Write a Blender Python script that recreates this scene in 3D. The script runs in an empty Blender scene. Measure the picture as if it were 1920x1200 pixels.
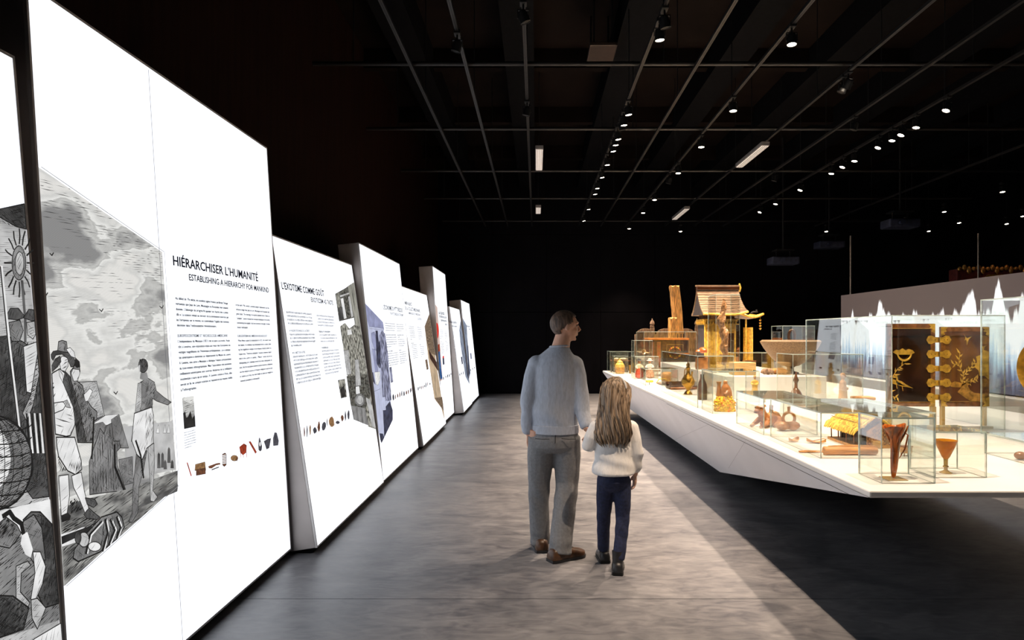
import bpy, bmesh, math, random
from mathutils import Vector, Matrix, noise

# ------------------------------------------------------------ camera, world, exposure
SC = bpy.context.scene
COL = SC.collection
EYE, FPX, VPX, VPY = 1.6, 1280.0, 1005.0, 627.0      # eye height, focal length and vanishing point in 1920x1200 pixels
cam_d = bpy.data.cameras.new('camera'); cam = bpy.data.objects.new('camera', cam_d); COL.objects.link(cam)
cam.location = (0, 0, EYE); cam.rotation_euler = (math.pi/2, 0, 0)
cam_d.sensor_width = 36.0; cam_d.lens = FPX/1920*36
cam_d.shift_x = -(VPX-960)/1920; cam_d.shift_y = (VPY-600)/1920
cam_d.clip_start = 0.05; cam_d.clip_end = 200
SC.camera = cam
w = bpy.data.worlds.new('world'); SC.world = w; w.use_nodes = True
w.node_tree.nodes['Background'].inputs[0].default_value = (0.5, 0.6, 1.0, 1)
w.node_tree.nodes['Background'].inputs[1].default_value = 0.0008
SC.view_settings.view_transform = 'Standard'; SC.view_settings.look = 'None'
SC.view_settings.exposure = 0.0; SC.view_settings.gamma = 1.0; SC.view_settings.use_curve_mapping = False
SC.cycles.use_denoising = True
SC.cycles.max_bounces = 8; SC.cycles.diffuse_bounces = 3; SC.cycles.glossy_bounces = 4
SC.cycles.transmission_bounces = 6; SC.cycles.transparent_max_bounces = 64
SC.cycles.sample_clamp_indirect = 4.0; SC.cycles.caustics_reflective = False; SC.cycles.caustics_refractive = False
PANEL_LIGHT = 1.38          # brightness of the backlit panels
SPOT_W = 520.0             # wattage of a track spotlight
WARM = (1.0, 0.77, 0.57)

# ------------------------------------------------------------ helpers
random.seed(7)
PI = math.pi
V = Vector
def R(d): return math.radians(d)

class MB:
    """collects shapes; build() links them as ONE mesh object"""
    def __init__(s): s.v = []; s.f = []; s.m = []; s.mi = 0
    def add(s, vs, fs):
        o = len(s.v); s.v += [tuple(p) for p in vs]
        for f in fs: s.f.append([i+o for i in f]); s.m.append(s.mi)
        return s
    def mat(s, i): s.mi = i; return s
    def box(s, x0, x1, y0, y1, z0, z1, T=None):
        vs = [V((x, y, z)) for z in (z0, z1) for y in (y0, y1) for x in (x0, x1)]
        if T: vs = [T @ p for p in vs]
        return s.add(vs, [(0,2,3,1),(4,5,7,6),(0,1,5,4),(2,6,7,3),(0,4,6,2),(1,3,7,5)])
    def cbox(s, c, d, T=None):
        return s.box(c[0]-d[0]/2, c[0]+d[0]/2, c[1]-d[1]/2, c[1]+d[1]/2, c[2]-d[2]/2, c[2]+d[2]/2, T)
    def rings(s, rs, cap=True):
        n = len(rs[0]); vs = [p for r in rs for p in r]; fs = []
        for k in range(len(rs)-1):
            for i in range(n):
                j = (i+1) % n
                fs.append((k*n+i, k*n+j, (k+1)*n+j, (k+1)*n+i))
        if cap:
            fs.append(tuple(range(n-1, -1, -1))); fs.append(tuple(range((len(rs)-1)*n, len(rs)*n)))
        return s.add(vs, fs)
    def tube(s, pts, r, n=8, cap=True, T=None, sq=1.0):
        pts = [V(p) for p in pts]; rr = r if isinstance(r, (list, tuple)) else [r]*len(pts)
        rs = []; up = None
        for i, p in enumerate(pts):
            d = (pts[min(i+1, len(pts)-1)] - pts[max(i-1, 0)]).normalized()
            if up is None:
                up = V((0, 0, 1)) if abs(d.z) < .9 else V((1, 0, 0))
            a = d.cross(up).normalized(); b = a.cross(d).normalized(); up = b
            rs.append([p + (a*math.cos(2*PI*k/n) + b*math.sin(2*PI*k/n)*sq)*rr[i] for k in range(n)])
        if T: rs = [[T @ p for p in q] for q in rs]
        return s.rings(rs, cap)
    def lathe(s, prof, n=24, c=(0, 0, 0), cap=True, T=None, ex=1.0, ey=1.0):
        rs = [[V((c[0]+r*ex*math.cos(2*PI*k/n), c[1]+r*ey*math.sin(2*PI*k/n), c[2]+z)) for k in range(n)] for r, z in prof]
        if T: rs = [[T @ p for p in q] for q in rs]
        return s.rings(rs, cap)
    def ell(s, c, r, nu=16, nv=10, T=None):
        c = V(c); r = r if isinstance(r, (tuple, list)) else (r, r, r)
        rs = []
        for i in range(nv+1):
            t = -PI/2 + PI*i/nv; ct = max(math.cos(t), .02)
            rs.append([V((c.x+r[0]*ct*math.cos(2*PI*k/nu), c.y+r[1]*ct*math.sin(2*PI*k/nu), c.z+r[2]*math.sin(t))) for k in range(nu)])
        if T: rs = [[T @ p for p in q] for q in rs]
        return s.rings(rs)
    def erings(s, rows, n=20):
        """stack of horizontal ellipses: (cx, cy, z, rx, ry)"""
        return s.rings([[V((cx+rx*math.cos(2*PI*k/n), cy+ry*math.sin(2*PI*k/n), z)) for k in range(n)] for cx, cy, z, rx, ry in rows])
    def prism(s, poly, z0, z1, T=None):
        n = len(poly)
        vs = [V((p[0], p[1], z0)) for p in poly] + [V((p[0], p[1], z1)) for p in poly]
        if T: vs = [T @ p for p in vs]
        fs = [tuple(range(n-1, -1, -1)), tuple(range(n, 2*n))] + [(i, (i+1) % n, n+(i+1) % n, n+i) for i in range(n)]
        return s.add(vs, fs)
    def flat(s, poly, z=0.0):
        return s.add([V((p[0], p[1], z)) for p in poly], [tuple(range(len(poly)))])
    def mesh(s, name, mats):
        me = bpy.data.meshes.new(name); me.from_pydata(s.v, [], s.f)
        for m in (mats if isinstance(mats, (list, tuple)) else [mats]): me.materials.append(m)
        me.polygons.foreach_set('material_index', s.m); me.update()
        return me
    def build(s, name, mats, parent=None, smooth=None, bevel=0, fix=True):
        me = s.mesh(name, mats)
        if fix:
            bm = bmesh.new(); bm.from_mesh(me); bmesh.ops.recalc_face_normals(bm, faces=bm.faces); bm.to_mesh(me); bm.free()
        if smooth is not None:
            me.polygons.foreach_set('use_smooth', [True]*len(me.polygons))
            me.set_sharp_from_angle(angle=R(smooth))
        o = bpy.data.objects.new(name, me); COL.objects.link(o); o.parent = parent
        if bevel:
            b = o.modifiers.new('bevel', 'BEVEL'); b.width = bevel; b.segments = 2; b.limit_method = 'ANGLE'; b.angle_limit = R(40)
        return o

def tag(o, label=None, cat=None, group=None, kind=None):
    if label: o['label'] = label
    if cat: o['category'] = cat
    if group: o['group'] = group
    if kind: o['kind'] = kind
    return o
def thing(name, label, cat, loc=(0, 0, 0), rz=0.0, group=None):
    o = bpy.data.objects.new(name, None); COL.objects.link(o); o.empty_display_size = .05
    o.location = loc; o.rotation_euler = (0, 0, rz)
    return tag(o, label, cat, group)
def struct(name, loc=(0, 0, 0)):
    o = bpy.data.objects.new(name, None); COL.objects.link(o); o.empty_display_size = .1; o.location = loc
    o['kind'] = 'structure'; return o
def part(o, label): o['label'] = label; return o
def copy_tree(o, parent=None):
    c = o.copy(); COL.objects.link(c); c.parent = parent
    for ch in list(o.children):
        if ch.type != 'LIGHT': copy_tree(ch, c)
    return c

# ------------------------------------------------------------ materials
MATS = {}
def srgb(*c):
    return tuple(((x/255)/12.92 if x/255 <= .04045 else ((x/255+.055)/1.055)**2.4) for x in c)
def M(name, col, rough=.5, metal=0.0, var=.18, scale=14.0, stretch=(1, 1, 1), bump=0.0, trans=0.0, coat=0.0,
      col2=None, estr=0.0, ecol=None, detail=4.0, sss=0.0, spec=None):
    if name in MATS: return MATS[name]
    m = bpy.data.materials.new(name); m.use_nodes = True; nt = m.node_tree; N = nt.nodes; L = nt.links
    b = N['Principled BSDF']; b.inputs['Roughness'].default_value = rough; b.inputs['Metallic'].default_value = metal
    tc = N.new('ShaderNodeTexCoord'); mp = N.new('ShaderNodeMapping'); mp.inputs['Scale'].default_value = stretch
    nz = N.new('ShaderNodeTexNoise'); nz.inputs['Scale'].default_value = scale; nz.inputs['Detail'].default_value = detail
    L.new(tc.outputs['Object'], mp.inputs['Vector']); L.new(mp.outputs[0], nz.inputs['Vector'])
    cr = N.new('ShaderNodeValToRGB'); L.new(nz.outputs['Fac'], cr.inputs[0])
    a = tuple(max(0, c*(1-var)) for c in col); c2 = col2 if col2 else tuple(min(1, c*(1+var)) for c in col)
    cr.color_ramp.elements[0].position = .36; cr.color_ramp.elements[1].position = .64
    cr.color_ramp.elements[0].color = (*a, 1); cr.color_ramp.elements[1].color = (*c2, 1)
    L.new(cr.outputs[0], b.inputs['Base Color'])
    if bump:
        bp = N.new('ShaderNodeBump'); bp.inputs['Strength'].default_value = bump; bp.inputs['Distance'].default_value = .01
        L.new(nz.outputs['Fac'], bp.inputs['Height']); L.new(bp.outputs[0], b.inputs['Normal'])
    if trans: b.inputs['Transmission Weight'].default_value = trans
    if coat: b.inputs['Coat Weight'].default_value = coat; b.inputs['Coat Roughness'].default_value = .08
    if sss: b.inputs['Subsurface Weight'].default_value = sss; b.inputs['Subsurface Radius'].default_value = (.02, .01, .005)
    if spec is not None: b.inputs['Specular IOR Level'].default_value = spec
    if estr:
        b.inputs['Emission Strength'].default_value = estr
        if ecol: b.inputs['Emission Color'].default_value = (*ecol, 1)
        else: L.new(cr.outputs[0], b.inputs['Emission Color'])
    MATS[name] = m; return m
def P(name, tone, hatch=0.0, hscale=60.0, rot=0.0, var=.25, scale=9.0, stretch=(1, 1, 1), col2=None):
    """printed film on a backlit panel: dark diffuse ink, glowing by what the ink lets through"""
    if name in MATS: return MATS[name]
    m = bpy.data.materials.new(name); m.use_nodes = True; nt = m.node_tree; N = nt.nodes; L = nt.links
    b = N['Principled BSDF']; b.inputs['Roughness'].default_value = .6; b.inputs['Base Color'].default_value = (.03, .03, .03, 1)
    b.inputs['Specular IOR Level'].default_value = .2
    tone = tone if isinstance(tone, tuple) else (tone, tone, tone)
    tc = N.new('ShaderNodeTexCoord'); mp = N.new('ShaderNodeMapping'); mp.inputs['Scale'].default_value = stretch
    mp.inputs['Rotation'].default_value = (0, 0, rot)
    L.new(tc.outputs['Object'], mp.inputs['Vector'])
    nz = N.new('ShaderNodeTexNoise'); nz.inputs['Scale'].default_value = scale; nz.inputs['Detail'].default_value = 6
    L.new(mp.outputs[0], nz.inputs['Vector'])
    cr = N.new('ShaderNodeValToRGB'); L.new(nz.outputs['Fac'], cr.inputs[0])
    cr.color_ramp.elements[0].position = .38; cr.color_ramp.elements[1].position = .62
    cr.color_ramp.elements[0].color = (*[c*(1-var) for c in tone], 1)
    cr.color_ramp.elements[1].color = (*(col2 if col2 else [min(1, c*(1+var)) for c in tone]), 1)
    out = cr.outputs[0]
    if hatch:
        wv = N.new('ShaderNodeTexWave'); wv.inputs['Scale'].default_value = hscale; wv.inputs['Distortion'].default_value = 2.5
        wv.inputs['Detail'].default_value = 2; wv.inputs['Detail Scale'].default_value = .12; wv.bands_direction = 'Y'
        L.new(mp.outputs[0], wv.inputs['Vector'])
        mr = N.new('ShaderNodeMapRange'); mr.inputs['To Min'].default_value = 1-hatch; mr.inputs['To Max'].default_value = 1+hatch*.4
        L.new(wv.outputs['Fac'], mr.inputs['Value'])
        mx = N.new('ShaderNodeVectorMath'); mx.operation = 'MULTIPLY'
        L.new(out, mx.inputs[0]); L.new(mr.outputs[0], mx.inputs[1]); out = mx.outputs[0]
    L.new(out, b.inputs['Emission Color']); b.inputs['Emission Strength'].default_value = 1.0
    m.cycles.emission_sampling = 'NONE'
    MATS[name] = m; return m

def glass_mat():
    m = bpy.data.materials.new('case_glass'); m.use_nodes = True; N = m.node_tree.nodes; L = m.node_tree.links
    N.remove(N['Principled BSDF']); out = N['Material Output']
    tr = N.new('ShaderNodeBsdfTransparent'); tr.inputs[0].default_value = (.975, .99, .98, 1)
    gl = N.new('ShaderNodeBsdfGlossy'); gl.inputs['Roughness'].default_value = .0; gl.inputs['Color'].default_value = (1, 1, 1, 1)
    fr = N.new('ShaderNodeFresnel')                          # a thin sheet: the same mirror strength going in and coming out
    ge = N.new('ShaderNodeNewGeometry'); io = N.new('ShaderNodeMapRange'); io.inputs['To Min'].default_value = 1.6; io.inputs['To Max'].default_value = 1/1.6
    L.new(ge.outputs['Backfacing'], io.inputs['Value']); L.new(io.outputs[0], fr.inputs['IOR'])
    tc = N.new('ShaderNodeTexCoord'); nz = N.new('ShaderNodeTexNoise'); nz.inputs['Scale'].default_value = .8   # faint unevenness of the sheet
    bp = N.new('ShaderNodeBump'); bp.inputs['Strength'].default_value = .01; bp.inputs['Distance'].default_value = .01
    L.new(tc.outputs['Object'], nz.inputs['Vector']); L.new(nz.outputs['Fac'], bp.inputs['Height']); L.new(bp.outputs[0], gl.inputs['Normal'])
    mx = N.new('ShaderNodeMixShader'); L.new(fr.outputs[0], mx.inputs[0]); L.new(tr.outputs[0], mx.inputs[1]); L.new(gl.outputs[0], mx.inputs[2])
    L.new(mx.outputs[0], out.inputs[0]); return m
GLASS = glass_mat()
GEDGE = M('glass_edge', srgb(205, 220, 212), .15, var=.3, scale=6, stretch=(1, 1, 4), trans=.35)

BLACK = M('black_paint', (.003, .003, .0035), .8, var=.3, spec=.05)
BLACKM = M('black_metal', (.010, .010, .010), .5, .1, var=.3, spec=.25)
WHITE = M('white_lacquer', (.80, .79, .77), .3, var=.03, scale=3)
WALLM = M('dark_wall', (.0035, .003, .004), .6, var=.25, spec=.06, scale=3, stretch=(1, 1, .3))
WALLL = M('brown_wall', (.010, .0045, .003), .7, var=.3, spec=.05, scale=5, stretch=(1, 3, .2))
CEILM = M('dark_ceiling', (.006, .0038, .003), .8, var=.3, scale=2, spec=.05)

def concrete():
    m = bpy.data.materials.new('polished_concrete'); m.use_nodes = True; nt = m.node_tree; N = nt.nodes; L = nt.links
    b = N['Principled BSDF']; tc = N.new('ShaderNodeTexCoord')
    def nz(scale, stretch, det=6, dist=0):
        mp = N.new('ShaderNodeMapping'); mp.inputs['Scale'].default_value = stretch
        n = N.new('ShaderNodeTexNoise'); n.inputs['Scale'].default_value = scale; n.inputs['Detail'].default_value = det; n.inputs['Distortion'].default_value = dist
        L.new(tc.outputs['Object'], mp.inputs['Vector']); L.new(mp.outputs[0], n.inputs['Vector']); return n
    a = nz(1.5, (1, 1.3, 1), 9, 1.6); c = nz(8, (.7, 1.7, 1), 9, 1.4)
    mx = N.new('ShaderNodeMath'); mx.operation = 'MULTIPLY_ADD'; mx.inputs[1].default_value = .55
    L.new(c.outputs['Fac'], mx.inputs[0])
    ml = N.new('ShaderNodeMath'); ml.operation = 'MULTIPLY'; ml.inputs[1].default_value = .5; L.new(a.outputs['Fac'], ml.inputs[0]); L.new(ml.outputs[0], mx.inputs[2])
    cr = N.new('ShaderNodeValToRGB'); L.new(mx.outputs[0], cr.inputs[0])
    e = cr.color_ramp.elements; e[0].position = .36; e[0].color = (.10, .102, .117, 1); e[1].position = .68; e[1].color = (.275, .272, .282, 1)
    b.inputs['IOR'].default_value = 1.6
    L.new(cr.outputs[0], b.inputs['Base Color'])
    rr = N.new('ShaderNodeMapRange'); rr.inputs['To Min'].default_value = .30; rr.inputs['To Max'].default_value = .52
    L.new(c.outputs['Fac'], rr.inputs['Value']); L.new(rr.outputs[0], b.inputs['Roughness'])
    bp = N.new('ShaderNodeBump'); bp.inputs['Strength'].default_value = .12; bp.inputs['Distance'].default_value = .01
    L.new(c.outputs['Fac'], bp.inputs['Height']); L.new(bp.outputs[0], b.inputs['Normal'])
    return m
CONC = concrete()

# ------------------------------------------------------------ the room
XL, XR, YB, YF, ZC = -2.65, 12.0, -2.5, 18.45, 6.0
fl = struct('floor')
MB().box(XL, XR, YB, YF, -.12, -.02).build('floor_bed', BLACK, fl)
ys = [YB, 4.13, 9.48, 14.83, YF]
xs = [XL, 5.2, XR]
for i in range(len(ys)-1):
    for j in range(len(xs)-1):
        MB().box(xs[j]+.002, xs[j+1]-.002, ys[i]+.003, ys[i+1]-.003, -.03, 0).build('concrete_slab', CONC, fl)
wl = struct('wall_left'); MB().box(XL-.1, XL, YB, YF, 0, ZC).build('wall_surface', WALLL, wl)
wr = struct('wall_right'); MB().box(XR, XR+.1, YB, YF, 0, ZC).build('wall_surface', WALLM, wr)
wb = struct('wall_back'); MB().box(XL-.1, XR+.1, YB-.1, YB, 0, ZC).build('wall_surface', WALLM, wb)
wf = struct('wall_far'); MB().box(XL-.1, XR+.1, YF+.03, YF+.13, 0, ZC).build('wall_backing', BLACK, wf)
nx = 10; pw = (XR-XL)/nx
zz = [0.02, 2.2, 4.3, ZC]
pm = MB().box(.004, pw-.004, 0, .03, .004, 2.17).mesh('wall_panel', WALLM)
for i in range(nx):
    for k in range(3):
        h = zz[k+1]-zz[k]
        o = bpy.data.objects.new('wall_panel', pm); COL.objects.link(o); o.parent = wf
        o.location = (XL+i*pw, YF, zz[k]); o.scale = (1, 1, h/2.178)
ce = struct('ceiling'); MB().box(XL-.1, XR+.1, YB-.1, YF+.1, ZC, ZC+.1).build('ceiling_deck', CEILM, ce)
for i in range(9):                                           # deep dark ribs of the ceiling deck
    x = -2.0 + i*1.55
    MB().box(x, x+.42, YB, YF, ZC-.45, ZC).build('ceiling_beam', BLACK, ce)
for y in (2.4, 5.1, 7.8, 10.5, 13.2, 15.9):
    MB().box(XL, XR, y, y+.16, ZC-.3, ZC).build('cross_beam', CEILM, ce)
DUCT = M('duct_panel', (.05, .032, .024), .4, .3)
hp = tag(MB().box(.70, 1.06, 8.86, 9.56, 5.35, 5.4).build('ceiling_hatch', DUCT, None, bevel=.01), 'flat brown panel hung under the dark ceiling', 'ceiling panel')
for dx in (.76, 1.0):
    for dy in (8.95, 9.45): MB().tube([(dx, dy, 5.4), (dx, dy, ZC)], .012).build('hanger_rod', BLACKM, hp)

# ------------------------------------------------------------ backlit text panels along the left wall
def face_mat():
    m = bpy.data.materials.new('backlit_fabric'); m.use_nodes = True; N = m.node_tree.nodes; L = m.node_tree.links
    b = N['Principled BSDF']; b.inputs['Base Color'].default_value = (.8, .8, .8, 1); b.inputs['Roughness'].default_value = .5
    tc = N.new('ShaderNodeTexCoord'); mp = N.new('ShaderNodeMapping'); mp.inputs['Scale'].default_value = (9, .5, 1)
    nz = N.new('ShaderNodeTexNoise'); nz.inputs['Scale'].default_value = 1.0; nz.inputs['Detail'].default_value = 3
    L.new(tc.outputs['Object'], mp.inputs['Vector']); L.new(mp.outputs[0], nz.inputs['Vector'])
    cr = N.new('ShaderNodeValToRGB'); L.new(nz.outputs['Fac'], cr.inputs[0])
    cr.color_ramp.elements[0].color = (.85, .90, 1.0, 1); cr.color_ramp.elements[1].color = (.93, .96, 1.0, 1)
    L.new(cr.outputs[0], b.inputs['Emission Color']); b.inputs['Emission Strength'].default_value = PANEL_LIGHT
    return m
FACE = face_mat()
SIDE = M('panel_side', (.52, .47, .45), .55, var=.06, scale=4)
RIM = M('panel_rim', (.75, .72, .70), .4, var=.05)
INK = P('ink_black', (.006, .007, .012), var=.1)
INKG = P('ink_grey', (.05, .05, .06), var=.1)
INKL = P('ink_light_grey', (.13, .13, .15), var=.1)

class Panel:
    def __init__(s, label, y0, y1, xb, lean, ztop, depth=.16, zb=.05):
        s.u = V((0, 1, 0)); s.v = V((-lean, 0, 1)).normalized(); s.n = s.u.cross(s.v)
        s.p0 = V((xb-lean*zb, y0, zb)); s.W = y1-y0; s.H = (ztop-zb)*math.sqrt(1+lean*lean); s.depth = depth
        o = thing('light_panel', label, 'panel', s.p0, group='backlit exhibition panels')
        o.matrix_world = Matrix(((s.u.x, s.v.x, s.n.x, s.p0.x), (s.u.y, s.v.y, s.n.y, s.p0.y), (s.u.z, s.v.z, s.n.z, s.p0.z), (0, 0, 0, 1)))
        s.o = o; s.lay = .0016
        MB().box(0, s.W, 0, s.H, -depth, -.014).build('box_frame', SIDE, o, bevel=.004)
        MB().box(.012, s.W-.012, .012, s.H-.012, -.013, 0).build('backlit_face', FACE, o)
        r = MB()
        r.box(0, s.W, 0, .011, -.0135, .002).box(0, s.W, s.H-.011, s.H, -.0135, .002)
        r.box(0, .011, .011, s.H-.011, -.0135, .002).box(s.W-.011, s.W, .011, s.H-.011, -.0135, .002)
        r.build('edge_strip', RIM, o)
        pl = MB(); l = lean                                   # recessed black plinth, straight down to the floor
        yb = -zb*math.sqrt(1+lean*lean)
        pl.box(.03, s.W-.03, yb+.01, -.002, -depth+.01, -.045); pl.build('plinth', BLACK, o)
    def uv(s, px, py):
        d = V(((px-VPX)/FPX, 1, -(py-VPY)/FPX)); e = V((0, 0, EYE))
        t = (s.p0-e).dot(s.n)/d.dot(s.n); q = e+d*t-s.p0
        return (q.dot(s.u), q.dot(s.v))
    def poly(s, pts, clip=True):
        ps = [s.uv(*p) for p in pts]
        if clip:
            for axis, lim, sg in ((0, .0125, 1), (0, s.W-.0125, -1), (1, .0125, 1), (1, s.H-.0125, -1)):
                out = []
                for i in range(len(ps)):
                    a, b = ps[i], ps[(i+1) % len(ps)]; ia = (a[axis]-lim)*sg >= 0; ib = (b[axis]-lim)*sg >= 0
                    if ia: out.append(a)
                    if ia != ib:
                        t = (lim-a[axis])/(b[axis]-a[axis]); out.append((a[0]+(b[0]-a[0])*t, a[1]+(b[1]-a[1])*t))
                ps = out
                if len(ps) < 3: break
        return ps

AUTO = {}
class Print:
    """one printed picture: flat inks laid over each other on the panel face"""
    def __init__(s, panel, mats): s.p = panel; s.mb = MB(); s.mats = list(mats); s.z = .0005
    def mi(s, m):
        if m not in s.mats: s.mats.append(m)
        return s.mats.index(m)
    def area(s, pts, m, line=None, lw=.004, closed=True, uvp=False):
        ps = pts if uvp else s.p.poly(pts)
        if len(ps) < 3: return s
        s.z += .00006; s.mb.mat(s.mi(m)).flat(ps, s.z)
        if line: s.stroke(ps, line, lw*.6, True)
        if line and not uvp and m in AUTO:                     # modelling lines follow every drawn shape
            g_, w2, dn = AUTO[m]; k = int(sum(p[0] for p in pts)) % 97
            s.hatch(pts, LN, .35+.9*((k*7) % 10)/10, g_, w2, dn, seed=k)
            if m is not E95: s.hatch(pts, LN, -.8+.4*((k*3) % 10)/10, g_*1.1, w2*.8, dn*.6, seed=k+1)
        return s
    def stroke(s, ps, m, lw=.004, closed=False, px=False):
        if px: ps = [s.p.uv(*p) for p in ps]
        s.z += .00006; s.mb.mat(s.mi(m)); n = len(ps)
        for i in range(n if closed else n-1):
            a = V(ps[i]); b = V(ps[(i+1) % n]); d = b-a
            if d.length < 1e-6: continue
            q = V((-d.y, d.x)).normalized()*lw/2; k = d.normalized()*lw*.25
            s.mb.flat([a-q-k, b-q+k, b+q+k, a+q-k], s.z)
        return s
    def hatch(s, pts, m, ang, gap, lw, dens=.75, wob=.15, seed=1):
        """engraver's lines clipped to an outline"""
        ps = [V(p) for p in s.p.poly(pts)]
        if len(ps) < 3: return s
        rnd = random.Random(seed); s.z += .00006; s.mb.mat(s.mi(m))
        ca, sa = math.cos(ang), math.sin(ang)
        q = [(p.x*ca+p.y*sa, -p.x*sa+p.y*ca) for p in ps]
        y = min(p[1] for p in q)+gap*.5; ym = max(p[1] for p in q)
        while y < ym:
            xs = []
            for i in range(len(q)):
                a, b = q[i], q[(i+1) % len(q)]
                if (a[1] <= y) != (b[1] <= y): xs.append(a[0]+(y-a[1])/(b[1]-a[1])*(b[0]-a[0]))
            xs.sort()
            for k in range(0, len(xs)-1, 2):
                x = xs[k]
                while x < xs[k+1]:
                    L = rnd.uniform(.02, .09)*(gap/.008)**.5; e = min(x+L, xs[k+1])
                    if rnd.random() < dens and e-x > gap:
                        w = lw*rnd.uniform(.5, 1.3); dy = rnd.uniform(-wob, wob)*gap
                        c = [(x, y+dy-w*.2), ((x+e)/2, y+dy*1.5-w), (e, y-w*.1), ((x+e)/2, y+dy*1.5+w)]
                        s.mb.flat([(a*ca-b*sa, a*sa+b*ca) for a, b in c], s.z)
                    x = e+gap*.3
            y += gap
        return s
    def blob(s, c, r, m, n=14, line=None, lw=.003):
        return s.area([(c[0]+r[0]*math.cos(2*PI*k/n), c[1]+r[1]*math.sin(2*PI*k/n)) for k in range(n)], m, line, lw)
    def build(s, name): return s.mb.build(name, s.mats, s.p.o, fix=False)

def text_faces(mb, txt, x0, y0, h, width=None, z=.0012, bold=0.0, fat=0.0):
    """outline lettering: cap height h, squeezed to width"""
    cu = bpy.data.curves.new('t', 'FONT'); cu.body = txt; cu.size = 1.0; cu.resolution_u = 2; cu.offset = bold; cu.fill_mode = 'FRONT'
    ob = bpy.data.objects.new('t', cu); COL.objects.link(ob); bpy.context.view_layer.update()
    me = bpy.data.meshes.new_from_object(ob.evaluated_get(bpy.context.evaluated_depsgraph_get()))
    bpy.data.objects.remove(ob); bpy.data.curves.remove(cu)
    if len(me.vertices):
        xsv = [v.co.x for v in me.vertices]; a, b = min(xsv), max(xsv)
        sy = h/.729; sx = (width/(b-a)) if width else sy*.82
        for dx in ((-fat*h, 0, fat*h) if fat else (0,)):        # heavier uprights for squeezed type
            mb.add([(x0+(v.co.x-a)*sx+dx, y0+v.co.y*sy, z) for v in me.vertices], [tuple(p.vertices) for p in me.polygons])
    bpy.data.meshes.remove(me)
def greek(mb, x0, x1, y, h, rnd, last=1.0, z=.0012):
    """a line of type too small to read: word-shaped runs of fine strokes"""
    x = x0; end = x0+(x1-x0)*last
    while x < end:
        w = min(rnd.choice((2, 3, 4, 5, 6, 7, 8, 9))*h*.62, end-x); k = x
        while k < x+w-h*.2:
            hh = h*rnd.choice((.72, .72, .75, 1.05)); dn = h*rnd.choice((0, 0, 0, .25))
            mb.flat([(k, y-dn), (k+h*.32, y-dn), (k+h*.32, y+hh), (k, y+hh)], z)
            if rnd.random() < .7: mb.flat([(k, y+h*.6), (k+h*.55, y+h*.6), (k+h*.55, y+h*.84), (k, y+h*.84)], z)
            if rnd.random() < .6: mb.flat([(k, y), (k+h*.55, y), (k+h*.55, y+h*.24), (k, y+h*.24)], z)
            k += h*.58
        x += w+h*.4
def title(p, txt, left, right, cap, mat, name, bold=.012):
    """left/right: baseline ends, cap: top of the first capital"""
    a = p.uv(*left); b = p.uv(*right); c = p.uv(*cap); mb = MB()
    text_faces(mb, txt, a[0], a[1], abs(c[1]-a[1]), b[0]-a[0], bold=min(bold, .018), fat=.02)
    o = mb.build(name, mat, p.o, fix=False); o['kind'] = 'stuff'; return o
def column(p, lines, tl, br, name, mat, seed=1, fill=.52):
    """a column of type between two image corners; lines: text, True = unreadable line, 0..1 = short line, None = gap, ('H', text) = heading"""
    a = p.uv(*tl); b = p.uv(*br); n = len(lines); step = (a[1]-b[1])/(n-.4); h = step*fill
    mb = MB(); hb = MB(); rnd = random.Random(seed)
    for i, t in enumerate(lines):
        y = a[1]-h-i*step
        if t is None: continue
        if isinstance(t, tuple):
            if isinstance(t[1], str): text_faces(hb, t[1], a[0], y, h*1.12, (b[0]-a[0])*t[2], bold=.018, fat=.03)
            else: greek(hb, a[0], b[0], y, h*1.15, rnd, t[2])
        elif isinstance(t, str):
            nat = len(t)*h*.62; W = b[0]-a[0]
            text_faces(mb, t, a[0], y, h, W if nat > W*.75 else nat*W/(62*h*.62), bold=.018, fat=.05)
        else: greek(mb, a[0], b[0], y, h, rnd, float(t))
    o = mb.build(name, mat, p.o, fix=False); o['kind'] = 'stuff'
    if hb.v: hb.build('column_heading', INK, o, fix=False)['kind'] = 'stuff'
    return o

P0 = Panel('glowing panel with engraved globe, sun emblem and crouching figure', .95, 2.42, -1.635, .083, 2.585)
P1 = Panel('tall glowing panel titled HIÉRARCHISER L’HUMANITÉ with big shore engraving', 2.59, 4.92, -1.763, .060, 2.945)
P2 = Panel('leaning glowing panel titled L’EXOTISME COMME GOÛT with grey collage', 4.96, 7.137, -1.583, .148, 2.33, depth=.2)
P3 = Panel('glowing panel titled L’ÉCONOMIE DU PITTORESQUE with bluish arcade photograph', 7.17, 9.31, -1.60, .103, 2.565, depth=.22)
P4 = Panel('leaning glowing panel with brown photograph between pittoresque panel and red-dot panel', 9.45, 11.83, -1.55, .152, 2.285, depth=.2)
P5 = Panel('glowing panel with a pink print showing a big red dot', 11.86, 13.50, -1.615, .066, 2.79, depth=.24)
P6 = Panel('low leaning glowing panel with half of a blue-grey print', 13.53, 15.26, -1.42, .137, 2.16, depth=.22)
P7 = Panel('last glowing panel of the row, against the far wall', 15.30, 17.25, -1.44, .105, 2.38, depth=.26)

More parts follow.
